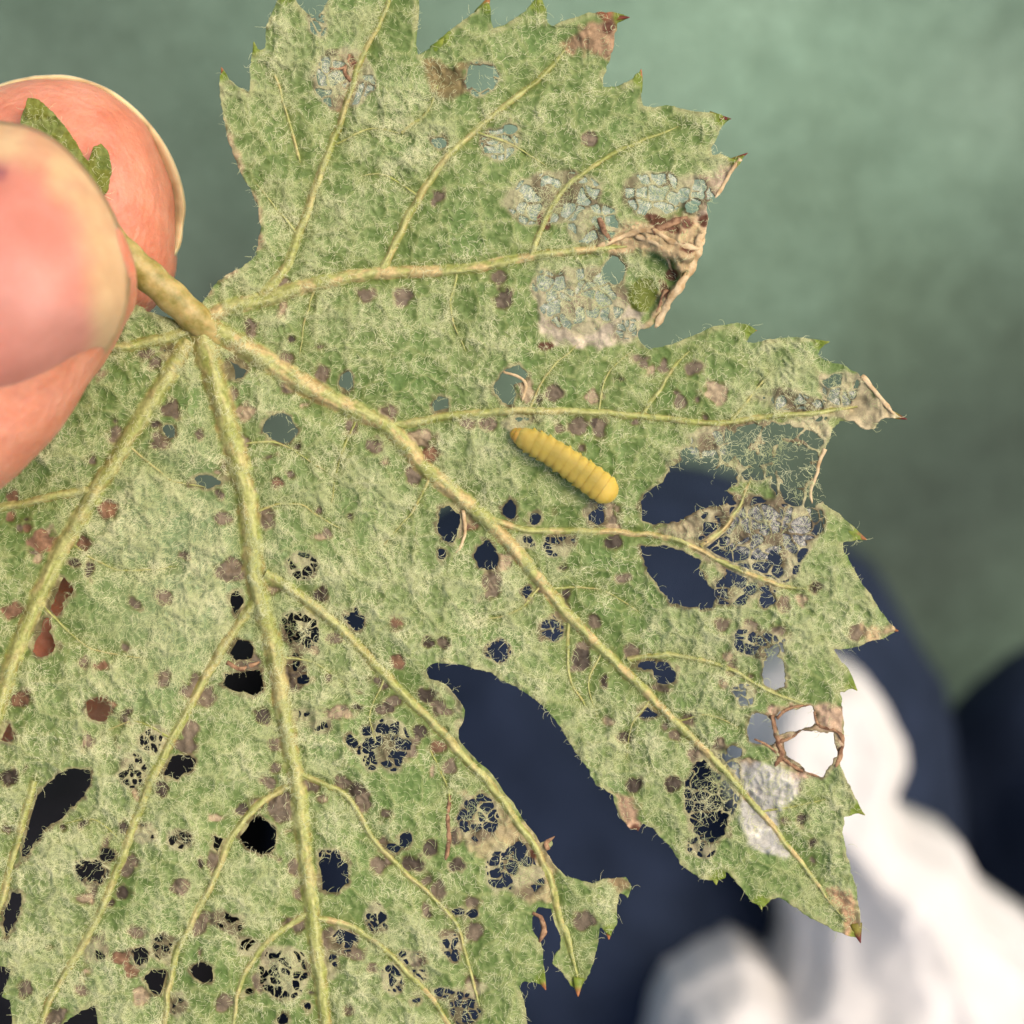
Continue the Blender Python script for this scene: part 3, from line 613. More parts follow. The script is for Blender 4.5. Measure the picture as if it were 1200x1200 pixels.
# ---- sheet mesh, clipped along the zero line of F
Fy, Fx = np.gradient(F, H); g2_ = Fx ** 2 + Fy ** 2 + 1e-4
mx = np.where(F <= 0, np.clip(-F * Fx / g2_, -1.3 * H, 1.3 * H), 0); my = np.where(F <= 0, np.clip(-F * Fy / g2_, -1.3 * H, 1.3 * H), 0)
inside = F > 0
qn = inside[:-1, :-1].astype(int) + inside[1:, :-1] + inside[:-1, 1:] + inside[1:, 1:]
qm = qn >= 2
idx = np.arange(NY * NX).reshape(NY, NX)
tf = np.stack([idx[:-1, :-1][qm], idx[1:, :-1][qm], idx[1:, 1:][qm], idx[:-1, 1:][qm]], -1)
uq, inv = np.unique(tf, return_inverse=True); tf = inv.reshape(-1, 4)
VV = U((PX + mx).ravel()[uq], (PY + my).ravel()[uq], Zm.ravel()[uq]); CC = lin(COLR.reshape(-1, 3)[uq], 0.86)
# cut edge: border skirt gives the blade its thickness
E = np.concatenate([tf[:, [0, 1]], tf[:, [1, 2]], tf[:, [2, 3]], tf[:, [3, 0]]]); key = np.sort(E, 1); kk_ = key[:, 0].astype(np.int64) * len(uq) + key[:, 1]
_, first, cnt = np.unique(kk_, return_index=True, return_counts=True); B = E[first[cnt == 1]]
bu, binv = np.unique(B, return_inverse=True); binv = binv.reshape(-1, 2)
low = VV[bu].copy(); low[:, 2] -= 0.00022
nv = len(VV); sk = np.stack([B[:, 1], B[:, 0], nv + binv[:, 0], nv + binv[:, 1]], -1)

leaf = empty("grape_leaf", tuple(U(235, 378, 0)))
tag(leaf, "green woolly leaf underside riddled with holes and brown bites, held by its stalk", "leaf")
blade = mesh_obj("blade", np.vstack([VV, low]), np.vstack([tf, sk]), M_LEAF, leaf); set_col(blade, np.vstack([CC, CC[bu] * 0.9]))

def zat(x, y):
    i = np.clip(((np.asarray(y) - gy[0]) / H).astype(int), 0, NY - 1); j = np.clip(((np.asarray(x) - gx[0]) / H).astype(int), 0, NX - 1)
    return Zm[i, j]
def fat(A, x, y):
    i = np.clip(((np.asarray(y) - gy[0]) / H).astype(int), 0, NY - 1); j = np.clip(((np.asarray(x) - gx[0]) / H).astype(int), 0, NX - 1)
    return A[i, j]
Zs = base_z                                                         # smooth carrier for veins

# films
fm = np.full((NY, NX), -9.0)
for P in FILMP:
    A = np.asarray(P, float); w = win(A[:, 0].min() - 6, A[:, 0].max() + 6, A[:, 1].min() - 6, A[:, 1].max() + 6)
    fm[w] = np.maximum(fm[w], sdpoly(PX[w], PY[w], P) + fine[w] * 4)
fm = np.minimum(fm, fo - 1); fm = np.minimum(fm, np.where(F > 3, -1, 9)); fm = np.minimum(fm, -holes - 1 + 2 * (n14 > .5))
okq = fm > 0; qm = okq[:-1, :-1] & okq[1:, :-1] & okq[:-1, 1:] & okq[1:, 1:]
ff = np.stack([idx[:-1, :-1][qm], idx[1:, :-1][qm], idx[1:, 1:][qm], idx[:-1, 1:][qm]], -1); uf, inv = np.unique(ff, return_inverse=True)
film = mesh_obj("leaf_film", U(PX.ravel()[uf], PY.ravel()[uf], Zm.ravel()[uf] - 0.1), inv.reshape(-1, 4), M_FILM, leaf)
film["label"] = "pale see-through skin left where the leaf tissue was eaten"

# veins, each one a mesh
def vein_mesh(name, P, wa, wb, mat, lift=0.0, m=7, bump_=0.2, **kw):
    L = sum(math.dist(P[k], P[k + 1]) for k in range(len(P) - 1)); n = max(8, int(L / 3.0))
    C = catmull([(p[0], p[1]) for p in P], n); tt = np.linspace(0, 1, n); r = (wa + (wb - wa) * tt) / 2
    z = zat(C[:, 0], C[:, 1]) + r * S * 1000 * 0.2 + lift; z = np.convolve(np.pad(z, 3, 'edge'), np.ones(7) / 7, 'valid')
    W = U(C[:, 0], C[:, 1], z); th = np.linspace(0, 1, m, endpoint=False); TT, TH = np.meshgrid(tt * L, th, indexing='ij')
    Rr = (r * S)[:, None] * (1 + (vnoise(TT, TH * 60 + wa * 31, 6, 19) - .5) * bump_ * 2); Rr[-3:] *= np.array([0.85, 0.6, 0.3])[:, None]
    V, Fc = tube(W, Rr, m, flat=0.5); return mesh_obj(name, V, Fc, mat, leaf)
def ridge(name, P, wa, wb, gn, seed):
    """a vein: a raised ridge with soft flanks that run out into the blade"""
    L = sum(math.dist(P[k], P[k + 1]) for k in range(len(P) - 1)); n = max(8, int(L / 2.2)); m = 21
    C = catmull([(p[0], p[1]) for p in P], n); tt = np.linspace(0, 1, n); sl = tt * L; q0 = sl * 0 + seed * 37.0
    C[:, 0] += 2.4 * (vnoise(sl, q0, 17, 17) - .5); C[:, 1] += 2.4 * (vnoise(sl, q0 + 50, 17, 18) - .5)
    T = np.gradient(C, axis=0); T /= np.linalg.norm(T, axis=1)[:, None]; Nn = np.stack([-T[:, 1], T[:, 0]], -1)
    r = (wa + (wb - wa) * tt) / 2 * np.clip(1.0 - smooth(tt, 0.93, 1) * 0.6, 0.3, 1)
    u = np.linspace(-1.75, 1.75, m); UU = np.repeat(u[None], n, 0); SL = np.repeat(sl[:, None], m, 1); sd_ = seed * 37.0
    rl = r[:, None] * (1 + 0.25 * (vnoise(SL, np.sign(UU) * 9 + sd_, 13, 21) - .5) + 0.12 * (vnoise(SL, UU * 3 + sd_, 5, 22) - .5))
    X = C[:, 0:1] + Nn[:, 0:1] * UU * rl; Y = C[:, 1:2] + Nn[:, 1:2] * UU * rl
    prof = np.exp(-np.abs(UU / 0.78) ** 2.6)
    st = fbm(SL / 7.0, UU * rl * 0.9 + sd_, 3.0, 23, 2)             # streaks along the vein
    zb = zat(X, Y); zc = np.mean(zb[:, m // 2 - 3:m // 2 + 4], 1); zc = np.convolve(np.pad(zc, 5, 'edge'), np.ones(11) / 11, 'valid')
    zb = zb + (zc[:, None] - zb) * prof
    Z = zb + prof * r[:, None] * S * 1000 * 0.85 * (1 + 0.25 * (st - .5)) + (st - .5) * 0.05 * prof - 0.05 * (1 - prof) ** 2 + 0.012
    Z += gn * prof * 0.10 * (fbm(SL, UU * rl + sd_, 11, 27, 2) - .5)
    V = U(X, Y, Z).reshape(-1, 3); q = np.arange((n - 1) * m).reshape(n - 1, m)[:, :m - 1].ravel()
    o = mesh_obj(name, V, np.stack([q, q + 1, q + m + 1, q + m], -1), M_VEIN, leaf)
    i = np.clip(((Y - gy[0]) / H).astype(int), 0, NY - 1); j = np.clip(((X - gx[0]) / H).astype(int), 0, NX - 1); tis = COLR[i, j]
    c = lerp(ca(148, 156, 72), ca(196, 194, 124), np.clip(st * 1.5 - .2 + 0.25 * prof, 0, 1))
    bl = fbm(SL * 0.6, UU * rl + sd_, 11, 24, 3)
    c = lerp(c, ca(222, 190, 134), smooth(bl, .42 if gn else .52, .62 if gn else .72) * (0.8 if gn else 0.4))
    edge = smooth(np.abs(UU) + 0.5 * (fbm(X, Y, 6, 28, 2) - .5), 0.75, 1.25)
    c = lerp(c, ca(150, 118, 66), smooth(np.abs(UU), .55, .95) * (1 - edge) * smooth(vnoise(SL, UU + sd_, 16, 25), .35, .7) * 0.6)
    c = lerp(c, tis, edge); set_col(o, lin(np.clip(c, 0, 255).reshape(-1, 3), 0.9)); return o
for nm, P, wa, wb, gn in VEINS:
    seed_ = VEINS.index((nm, P, wa, wb, gn)); ridge(nm, P, wa * 1.0, wb * 1.02, gn, seed_)
# stalk from the pinch to the leaf
C = catmull([(-60, 150, 4.0), (40, 215, 3.0), (110, 262, 1.9), (150, 302, 1.6), (195, 342, 1.1), (232, 376, 0.3), (258, 396, -0.5), (285, 410, -1.2)], 60)
r = np.interp(np.linspace(0, 1, 60), [0, .5, .68, .8, .9, 1], [18, 18, 18.5, 18.5, 17, 13]) * (1 + 0.05 * np.sin(np.arange(60) * 1.3))
V, Fc = tube(U(C[:, 0], C[:, 1], C[:, 2]), r * S, 20, 0.9)
mesh_obj("stalk", V, Fc, M_PETIOLE, leaf)

# dried strands and rolls
for P, wa, wb, mt in [([(905,838),(911,868),(916,884),(908,898)],5,7,M_STRAND),([(911,870),(928,864),(938,856)],5,2,M_STRAND),([(884,866),(900,874),(914,886)],2,4,M_STRAND),
    ([(954,834),(960,851),(975,855),(987,864),(985,884),(979,899)],3,6,M_STRAND),([(916,888),(940,904),(960,910)],5,3,M_STRAND),([(910,842),(925,830),(950,826)],4,3,M_STRAND),
    ([(527,932),(525,960),(526,985),(522,1008)],4,6,M_STRAND),([(543,598),(545,622),(540,640),(534,648)],5,3,M_DRYROLL),
    ([(822,275),(812,310),(795,338),(780,360),(768,384)],10,9,M_DRYROLL),([(700,290),(735,275),(765,270),(790,285),(820,292)],6,8,M_DRYROLL),([(745,276),(775,290),(788,318)],6,4,M_DRYROLL),
    ([(702,255),(708,270),(716,282)],6,7,M_STRAND),([(765,272),(785,262),(806,254)],8,8,M_STRAND),([(868,186),(856,202),(845,222),(838,232)],5,4,M_DRYROLL),
    ([(782,340),(776,352),(769,366)],7,3,M_STRAND),([(1010,440),(1030,464),(1048,486)],6,5,M_DRYROLL),
    ([(410,64),(404,84),(412,100),(402,128)],4,5,M_STRAND),([(386,80),(400,80),(416,72)],3,3,M_STRAND),([(967,526),(960,542),(957,556),(950,575),(952,590)],5,3,M_DRYROLL),([(590,436),(604,440),(616,450),(612,470)],3,4,M_DRYROLL),
    ([(642,996),(640,988),(650,980)],6,4,M_STRAND),([(624,1070),(634,1076),(638,1090),(632,1104)],4,8,M_STRAND),([(266,776),(282,784),(304,776)],5,6,M_STRAND)]:
    o = vein_mesh("dried_strand", P, wa, wb, mt, lift=0.02, m=7, bump_=0.45)
# tooth tips
TEETH = [((259,79),(266,104),11,1),((297,49),(301,72),9,0),((335,-16),(336,6),10,1),((574,-6),(560,22),14,1),((631,-6),(632,24),16,0),((738,20),(704,20),9,2),((751,81),(744,112),13,1),((857,139),(826,135),10,2),
 ((876,179),(852,192),7,2),((887,387),(860,385),9,1),((972,400),(944,404),12,0),((1063,491),(1040,484),8,2),((1016,632),(988,618),14,1),((1053,739),(1030,732),10,1),((1005,809),(990,792),12,0),((1014,955),(994,940),10,0),
 ((1009,1105),(1002,1078),13,2),((893,1066),(890,1050),9,0),((840,1037),(838,1020),12,0),((714,1101),(714,1078),12,1),((678,1168),(678,1142),12,1),((640,1160),(632,1140),9,1),((520,44),(506,62),12,0),((6,1166),(14,1148),8,0)]
TG = [((112, 132, 40), (142, 150, 56)), ((118, 134, 44), (168, 106, 58)), ((130, 120, 40), (112, 44, 36))]
for tip, base, wd, kd in TEETH:
    n = 12; tt = np.linspace(0, 1, n); b = np.array(base, float) * .85 + np.array(tip, float) * .15; a = np.array(tip, float); pr = np.array([-(a - b)[1], (a - b)[0]]); pr /= np.linalg.norm(pr)
    c = b[None] + (a - b)[None] * tt[:, None] + pr[None] * (np.sin(tt * 2.5) * wd * 0.06)[:, None]
    r = wd * 0.52 * (1 - tt ** 1.3) + 0.5
    V, Fc = tube(U(c[:, 0], c[:, 1], base_z(c[:, 0], c[:, 1]) - 0.22 + 0.40 * tt), r * S, 10, 0.35)
    o = mesh_obj("tooth", V, Fc, M_TOOTH, leaf)
    k = smooth(np.concatenate([np.repeat(tt, 10), [0, 1]]), 0.35, 0.8); set_col(o, lin(lerp(ca(*TG[kd][0]), ca(*TG[kd][1]), k)))

# cobweb hairs: one joined mesh of thin roofs
def hairs(name, N, weight, Lr, wr, lift, seed, label, steer=None, mat=M_HAIR):
    r = np.random.default_rng(seed); wgt = weight.ravel(); pick = r.choice(len(wgt), N, p=wgt / wgt.sum())
    x = PX.ravel()[pick] + r.uniform(-1, 1, N); y = PY.ravel()[pick] + r.uniform(-1, 1, N)
    K = 6; L = r.uniform(*Lr, N) / (K - 1); th = r.uniform(0, 2 * np.pi, N)
    if steer is not None:
        sx, bias = steer; k = r.random(N) < bias(x, y); th = np.where(k, sx(x, y) + r.normal(0, .35, N) + np.pi * (r.random(N) < .5), th)
    curl = r.normal(0, 0.30, N); P = np.zeros((N, K, 2)); P[:, 0, 0] = x; P[:, 0, 1] = y
    for k in range(1, K):
        th = th + curl + r.normal(0, 0.22, N); P[:, k, 0] = P[:, k - 1, 0] + np.cos(th) * L; P[:, k, 1] = P[:, k - 1, 1] + np.sin(th) * L
    s = np.linspace(0, 1, K)[None]; hgt = lift[0] + (lift[1] * r.random(N))[:, None] * np.sin(np.pi * s)
    z = zat(P[..., 0], P[..., 1]); z = z + np.clip(-fat(vcol, P[..., 0], P[..., 1]), 0, 8) * 0.07 + hgt
    C = U(P[..., 0], P[..., 1], z)
    T = np.gradient(C, axis=1); A = np.stack([-T[..., 1], T[..., 0], T[..., 0] * 0], -1); A /= np.linalg.norm(A, axis=-1, keepdims=True) + 1e-12
    w = (r.uniform(*wr, N) * 0.5 * S)[:, None] * (1 - 0.6 * s)
    V = np.stack([C - A * w[..., None], C + np.stack([0 * w, 0 * w, w], -1), C + A * w[..., None]], 2).reshape(-1, 3)
    b0 = (np.arange(N)[:, None] * K + np.arange(K - 1)[None]).ravel() * 3
    Fc = np.concatenate([np.stack([b0, b0 + 1, b0 + 4, b0 + 3], -1), np.stack([b0 + 1, b0 + 2, b0 + 5, b0 + 4], -1)])
    o = mesh_obj(name, V, Fc, mat, leaf); o["kind"] = "stuff"; o["label"] = label; return o
inF = smooth(F, 2, 8); W1 = inF * (0.10 + 1.0 * np.clip(0.5 * net2 + 0.4 * net1 + 1.6 * (n14 - .45) + 0.8 * fine, 0, 1) ** 1.8)
W1 = W1 * np.where(lace > -1, .12, 1) * (0.45 + 1.1 * smooth(n90, .3, .65)) * (1 - 0.95 * smooth(skin, -2, 1)) * (1 - 0.7 * drym)
W1 = W1 * np.where(vcol < 0, 0.6, 1 + 0.8 * np.exp(-np.clip(vcol, 0, 99) / 4))
W1 *= 1 - 0.8 * ((PX < 140) & (PY < 330))
W1[(PX < -60) | (PX > 1070) | (PY < -30) | (PY > 1225)] *= 0.1
cl = 1 + 0.9 * np.exp(-((PX - 230) ** 2 / 130 ** 2 + (PY - 640) ** 2 / 180 ** 2)); W1 = W1 * cl
dirf = (lambda x, y: 1.9 + 0.9 * np.sin(x / 90) * np.sin(y / 80), lambda x, y: np.clip(1.1 * np.exp(-((x - 230) / 160) ** 2 - ((y - 640) / 240) ** 2) + 0.25, 0, .9))
hairs("wool", 88000, W1, (4, 12), (0.28, 0.66), (0.01, 0.07), 3, "dense cream woolly hairs over the leaf underside", steer=dirf)
W2 = smooth(lace, -4, 2) * (0.25 + smooth(lace, 8, 18) + 0.35 * (fm > 0)) * (fo > -3) * (1 - 0.75 * smooth(holes, 0, 3)) + 0.35 * np.exp(-((holes + 1) / 2.5) ** 2) + 0.22 * np.exp(-((fo - 1.5) / 2.5) ** 2)
W2 = W2 * (fo > -4); W2[(PX > 830) & (PY > 580) & (PY < 680)] *= 0.45
hairs("web_hairs", 6500, W2, (5, 14), (0.25, 0.55), (0.0, 0.12), 7, "fine hairs bridging the lacy holes and fraying the edges")

# ------------------------------------------------------------------ the larva on the leaf
larva = empty("larva", tuple(U(665, 545, float(base_z(665., 545.)) + 0.1)))
tag(larva, "small plump yellow larva lying on the woolly leaf below a side vein", "larva")
C2 = catmull([(608, 511), (620, 516), (640, 526), (665, 542), (690, 560), (708, 573), (719, 580)], 96); tt = np.linspace(0, 1, 96)
rad = np.interp(tt, [0, .03, .08, .2, .4, .6, .8, .9, .96, 1], [8, 11.5, 13.5, 15, 16, 16.5, 17.5, 17.5, 14.5, 6]) * S
seg = np.sin(np.pi * tt * 12.5) ** 2; rad = rad * (0.972 + 0.036 * seg + 0.012 * (vnoise(tt * 300, tt * 0, 9, 49) - .5))
zc = base_z(C2[:, 0], C2[:, 1]) + 0.25 + rad * 1000 * 0.72; m = 32
TH = np.linspace(0, 2 * np.pi, m, endpoint=False)
R = rad[:, None] * (1 + 0.05 * np.cos(TH * 2 + 0)[None] * seg[:, None] + 0.03 * (vnoise(tt[:, None] * 200, TH[None] * 12, 5, 9) - .5))
V, Fc = tube(U(C2[:, 0], C2[:, 1], zc), R, m, 0.82)
mlb, nt, b, o_ = mat_new("larva_skin")
at = nd(nt, "ShaderNodeAttribute", attribute_name="tint"); nt.links.new(at.outputs[0], b.inputs["Base Color"])
b.inputs["Roughness"].default_value = 0.6; b.inputs["Specular IOR Level"].default_value = 0.25; b.inputs["Subsurface Weight"].default_value = 0.9; b.inputs["Subsurface Radius"].default_value = (1, .75, .3); b.inputs["Subsurface Scale"].default_value = 0.0013
n_ = noise(nt, 6000, 3); bump(nt, n_.outputs[0], b, 0.35, 0.00005)
body = mesh_obj("body", V, Fc, mlb, larva)
T2, A2 = np.meshgrid(tt, TH, indexing='ij'); dorsal = np.exp(-((A2 - np.pi / 2) / 0.55) ** 2)
cb = lerp(ca(208, 184, 92), ca(232, 200, 92), T2); cb = lerp(cb, ca(176, 158, 66), dorsal * 0.7 * smooth(T2, .05, .2) * (1 - smooth(T2, .75, .9)))
cb = lerp(cb, ca(178, 140, 50), (1 - smooth(seg, 0, .35))[:, None] * np.ones_like(A2) * 0.2); cb = cb * (1 + 0.12 * (fbm(T2 * 200, A2 * 20, 14, 29)[..., None] - .5))
set_col(body, lin(np.vstack([cb.reshape(-1, 3), cb[0, :1], cb[-1, :1]]), 0.58))
C = U([605, 607, 610, 614], [509, 510, 512, 514], zc[0] + np.array([-0.05, 0, 0.03, 0.05])); V, Fc = blob_chain(np.column_stack([C, np.array([7.5, 9.5, 10, 9]) * S]), 16)
mesh_obj("head", V, Fc, mat_plain("larva_head", (168, 136, 56), (184, 152, 70), 4000, 0.3, 0.5, 0.1, sss=0.0002), larva)
for k in range(6):
    i = [10, 17, 24, 42, 52, 62][k]
    for sgn in (-1, 1):
        tx, ty = C2[i + 1] - C2[i]; L = math.hypot(tx, ty); nx_, ny_ = -ty / L * sgn, tx / L * sgn
        rr = rad[i] / S; P = np.array([(C2[i, 0] + nx_ * rr * .75, C2[i, 1] + ny_ * rr * .75), (C2[i, 0] + nx_ * rr * 1.02, C2[i, 1] + ny_ * rr * 1.02), (C2[i, 0] + nx_ * rr * 1.12 - tx, C2[i, 1] + ny_ * rr * 1.12 - ty)])
        V, Fc = tube(U(P[:, 0], P[:, 1], zc[i] + np.array([-0.15, -0.35, -0.5])), np.array([2.6, 2.0, 0.9]) * S, 7); mesh_obj("leg", V, Fc, mlb, larva)
        set_col(bpy.data.objects[larva.children[-1].name] if False else [c for c in larva.children if c.name.startswith("leg")][-1], lin((190, 150, 60)))

# ------------------------------------------------------------------ the hand
def finger(pts, m=40):
    """pts rows: px, py, zmm, half width up, half width down (px), half thickness (mm): world loft with unequal sides"""
    P = catmull(np.asarray(pts, float), len(pts) * 8); W = U(P[:, 0], P[:, 1], P[:, 2]); k = ((D0 - P[:, 2] * .001) / D0)
    T = np.gradient(W, axis=0); T /= np.linalg.norm(T, axis=1)[:, None]; A = np.cross(T, (0, 0, 1.)); A /= np.linalg.norm(A, axis=1)[:, None]; Bn = np.cross(A, T)
    th = np.linspace(0, 2 * np.pi, m, endpoint=False); c, s = np.cos(th), np.sin(th)
    wu = np.maximum(P[:, 3], .5) * S * k; wd = np.maximum(P[:, 4], .5) * S * k; ht = np.maximum(P[:, 5], .05) * .001
    V = W[:, None] + np.where(c[None] > 0, wu[:, None] * c[None], wd[:, None] * c[None])[..., None] * A[:, None] + (ht[:, None] * s[None])[..., None] * Bn[:, None]
    n = len(P); i = np.arange(n - 1)[:, None] * m; j = np.arange(m)[None]; j2 = (j + 1) % m
    Fq = [tuple(q) for q in np.stack([i + j2, i + j, i + m + j, i + m + j2], -1).reshape(-1, 4)]
    V = np.vstack([V.reshape(-1, 3), W[0], W[-1]]); a, b = n * m, n * m + 1
    for k_ in range(m): Fq += [(a, k_, (k_ + 1) % m), (b, (n - 1) * m + (k_ + 1) % m, (n - 1) * m + k_)]
    return V, Fq
# thumb axis heads left and down; 'A' = right-hand side of travel = up in the picture
ax = np.array([-0.92, 0.39]); tip = np.array([152, 300])
rows = []
for t_, wu, wd, ht, z in [(-1, 3, 3, .3, 7.4), (3, 92, 26, 2.6, 7.6), (12, 128, 46, 3.9, 7.8), (28, 162, 68, 5.2, 8), (50, 188, 86, 6.1, 8.2), (78, 206, 104, 6.7, 8.4), (130, 224, 138, 7.3, 8.8), (195, 238, 172, 7.7, 9.2),
                         (260, 246, 196, 7.9, 9.6), (380, 250, 206, 8.4, 9), (560, 240, 205, 9.0, 6)]:
    c = tip + ax * t_; rows.append((c[0], c[1], z, wu, wd, ht))
rows += [(-640, 720, -2, 230, 230, 10), (-860, 1150, -22, 260, 260, 13), (-820, 1700, -42, 300, 300, 16)]
parts = [finger(rows)]
ax = np.array([-0.985, 0.17]); tip = np.array([205, 230]); rows = []
for t_, wu, wd, ht, z in [(-1, 3, 3, .3, -7.4), (3, 50, 54, 2.2, -7.4), (14, 84, 88, 3.7, -7.4), (34, 111, 116, 5.0, -7.4), (64, 141, 136, 5.9, -7.4), (110, 158, 150, 6.5, -7.5), (170, 161, 154, 6.9, -7.7), (260, 146, 156, 7.4, -9), (400, 142, 158, 8, -12)]:
    c = tip + ax * t_; rows.append((c[0], c[1], z, wu, wd, ht))
rows += [(-560, 470, -26, 165, 165, 8.5), (-960, 720, -48, 185, 185, 9.5), (-1150, 1200, -52, 200, 200, 11)]
parts.append(finger(rows))
def wchain(rows): return blob_chain([(*U(r[0], r[1], r[2]), r[3] * .001) for r in rows], 28)
parts.append(wchain([(58, 760, -11.0, 7.0), (-60, 800, -12, 7.6), (-300, 880, -18, 8.3), (-620, 900, -32, 9), (-1000, 1050, -52, 10), (-1150, 1300, -55, 11)]))   # middle finger, curled behind the leaf
parts.append(wchain([(-120, 1010, -24, 6.8), (-300, 1080, -28, 7.6), (-620, 1120, -42, 8.6), (-1000, 1300, -58, 9.5), (-1130, 1600, -58, 11)]))              # ring finger
parts.append(wchain([(-260, 1290, -36, 6), (-500, 1330, -42, 6.8), (-800, 1400, -55, 7.6), (-1080, 1750, -60, 9)]))                                          # little finger
parts.append(wchain([(-1120, 1250, -52, 13), (-1050, 1600, -54, 17), (-950, 2000, -54, 19), (-800, 2500, -54, 19), (-640, 3100, -58, 20)]))
parts.append(wchain([(-900, 1300, -50, 14), (-850, 1700, -52, 18), (-800, 2100, -54, 18)]))
v, f = join(parts)

def mat_skin():
    m, nt, b, out = mat_new("skin")
    n = noise(nt, 260, 4, 0.6); r = ramp(nt, n.outputs[0], [(0.3, (196, 120, 92)), (0.5, (206, 136, 108)), (0.72, (214, 150, 124))])
    nf = noise(nt, 2600, 4, 0.7); rf = ramp(nt, nf.outputs[0], [(0.3, (244, 241, 239)), (0.65, (255, 255, 255))]); nb = noise(nt, 700, 2, 0.5); rb = ramp(nt, nb.outputs[0], [(0.35, (246, 240, 237)), (0.6, (254, 254, 252))])
    sk = mul(nt, mul(nt, r.outputs[0], rf.outputs[0]).outputs[2], rb.outputs[0])
    nt.links.new(sk.outputs[2], b.inputs["Base Color"]); b.inputs["Roughness"].default_value = 0.48
    b.inputs["Specular IOR Level"].default_value = 0.4
    b.inputs["Subsurface Weight"].default_value = 1.0; b.inputs["Subsurface Radius"].default_value = (1.0, 0.32, 0.18); b.inputs["Subsurface Scale"].default_value = 0.0012
    w = nd(nt, "ShaderNodeTexWave", wave_type='RINGS', rings_direction='SPHERICAL'); w.inputs["Scale"].default_value = 560; w.inputs["Distortion"].default_value = 9; w.inputs["Detail"].default_value = 2
    tc = nd(nt, "ShaderNodeTexCoord"); mp = nd(nt, "ShaderNodeMapping"); c = U(40, 240, -3); mp.inputs["Location"].default_value = (-c[0], -c[1], -c[2])
    mp.vector_type = 'POINT'; nt.links.new(tc.outputs["Object"], mp.inputs[0]); nt.links.new(mp.outputs[0], w.inputs[0])
    bw = bump(nt, w.outputs[0], b, 0.22, 0.00009)
    n2 = noise(nt, 1800, 3, 0.6); b2 = nd(nt, "ShaderNodeBump"); b2.inputs["Strength"].default_value = 0.55; b2.inputs["Distance"].default_value = 0.0002
    nt.links.new(n2.outputs[0], b2.inputs["Height"]); nt.links.new(bw.outputs[0], b2.inputs["Normal"]); nt.links.new(b2.outputs[0], b.inputs["Normal"])
    return m
hand = mesh_obj("hand", v, f, mat_skin(), person); 
CREASE = U([-60, 0, 50, 95, 122, 138], [500, 484, 460, 430, 402, 380], [14, 14, 13.5, 12.5, 11, 9.5])
def skin_relief(co):
    d = np.full(len(co), 1.0)
    for k in range(5):
        a, b = CREASE[k], CREASE[k + 1]; ab = b - a; t = np.clip(((co[:, :2] - a[:2]) @ ab[:2]) / (ab[:2] @ ab[:2]), 0, 1)
        q = np.linalg.norm(co[:, :2] - (a[:2] + t[:, None] * ab[:2]), axis=1) + 9 * np.maximum(0, 0.533 - co[:, 2]); d = np.minimum(d, q)
    x, y, z = co.T
    return -0.0002 * np.exp(-(d / 0.0008) ** 2) + 0.00025 * (fbm(x * 1000 + z * 700, y * 1000 - z * 500, 3.0, 48, 2) - 0.5)
remesh(hand, 0.0007, 5, skin_relief)
hand["label"] = "bare hand, thumb in front of the stalk and fingertip behind it"

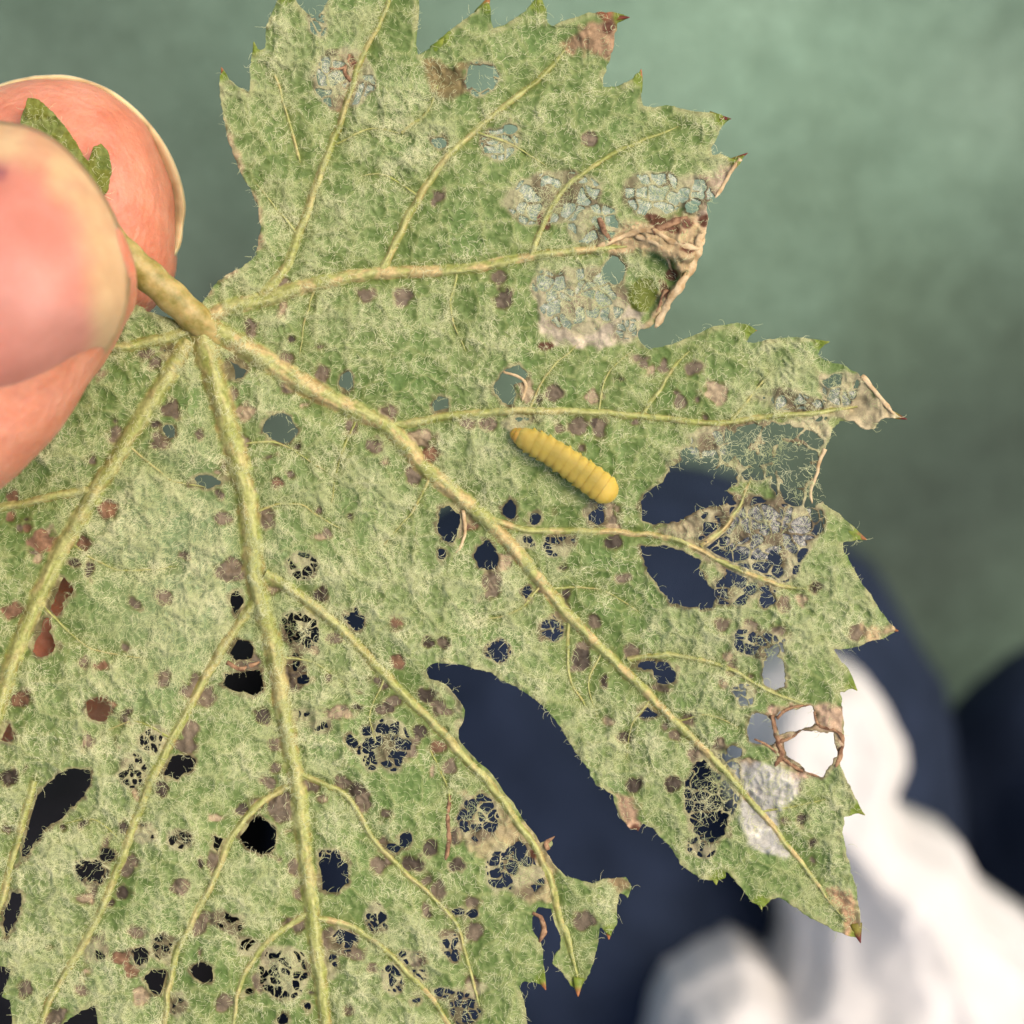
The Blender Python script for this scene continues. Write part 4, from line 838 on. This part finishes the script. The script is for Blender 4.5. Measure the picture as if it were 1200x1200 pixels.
# nails
def mat_nail():
    m, nt, b, out = mat_new("finger_nail")
    at = nd(nt, "ShaderNodeAttribute", attribute_name="tint"); n = noise(nt, 350, 3); r = ramp(nt, n.outputs[0], [(0.3, (232, 226, 222)), (0.7, (255, 255, 255))])
    c = mul(nt, at.outputs[0], r.outputs[0]); nt.links.new(c.outputs[2], b.inputs["Base Color"]); b.inputs["Roughness"].default_value = 0.72; b.inputs["Specular IOR Level"].default_value = 0.18
    b.inputs["Subsurface Weight"].default_value = 0.8; b.inputs["Subsurface Radius"].default_value = (1, .5, .35); b.inputs["Subsurface Scale"].default_value = 0.0009
    return m
MN = mat_nail()
def dome(Cc, ring, ze, zt, p, colf, name, zed=None):
    ring = np.asarray(ring, float); n = len(ring); R = catmull(np.vstack([ring, ring[:1]]), 121)[:-1]; nr = 26; V = []; Cl = []
    for i in range(nr + 1):
        s = i / nr; q = np.asarray(Cc)[None] + s * (R - Cc); zr = ze if zed is None else zed(R[:, 0], R[:, 1]); z = zr + (zt - zr) * ((1 - s ** p) if p > 0 else (1 - s) ** -p)
        V.append(U(q[:, 0], q[:, 1], z)); Cl.append(colf(q[:, 0], q[:, 1], np.full(120, s)))
    V = np.vstack(V); i = np.arange(nr)[:, None] * 120; j = np.arange(120)[None]; j2 = (j + 1) % 120
    Fc = np.stack([i + j, i + j2, i + 120 + j2, i + 120 + j], -1).reshape(-1, 4)
    o = mesh_obj(name, V, Fc, MN, hand); set_col(o, np.vstack(Cl)); md = o.modifiers.new("t", 'SOLIDIFY'); md.thickness = 0.0002; md.offset = 0; return o
NR = [(0, 143), (35, 150), (68, 168), (102, 203), (130, 246), (147, 292), (151, 330), (147, 362), (134, 396), (102, 438), (44, 484), (-40, 525), (-130, 530), (-200, 460), (-215, 360), (-190, 240), (-120, 165), (-50, 142)]
inner = [(-200, 170), (-60, 178), (0, 192), (45, 210), (78, 246), (95, 295), (102, 345), (104, 390), (80, 470), (-300, 600), (-300, 170)]
def tcol(x, y, s):
    d = sdpoly(x, y, inner); k = smooth(d + 22 * (fbm(x, y, 30, 77, 2) - .5), -20, 16)
    pink = lerp(ca(200, 128, 110), ca(210, 148, 132), np.exp(-(((x - 30) / 60) ** 2 + ((y - 350) / 60) ** 2)))  # paler centre is a soft highlight put into the nail colour
    cream = lerp(ca(204, 164, 122), ca(200, 148, 114), smooth(fbm(x, y, 40, 78), .4, .7)); c = lerp(cream, pink, k); return lin(lerp(c, ca(120, 72, 84), np.exp(-((x - 1) / 7) ** 2 - ((y - 204) / 9) ** 2) * .8))
NRw = [(600 + (x - 600), y) for x, y in NR]
dome((-30, 335), NRw, 11.2, 18.4, 3.4, tcol, "thumb_nail", lambda x, y: 11.2 - 3.6 * smooth(y, 350, 440))
def icol(x, y, s):
    k = np.exp(-(((x - 97) / 11) ** 2 + ((y - 103) / 5) ** 2)); base = lerp(ca(214, 190, 146), ca(178, 158, 116), smooth(fbm(x, y, 18, 79), .4, .65)); return lin(lerp(base, ca(110, 60, 40), k))
IR = [(40, 90), (75, 89), (105, 96), (135, 110), (165, 135), (190, 166), (207, 200), (216, 236), (214, 262), (204, 300), (150, 350), (40, 370), (-60, 330), (-80, 230), (-60, 130), (0, 100)]
dome((50, 230), IR, -7.3, -17.5, -1.0, icol, "finger_nail")
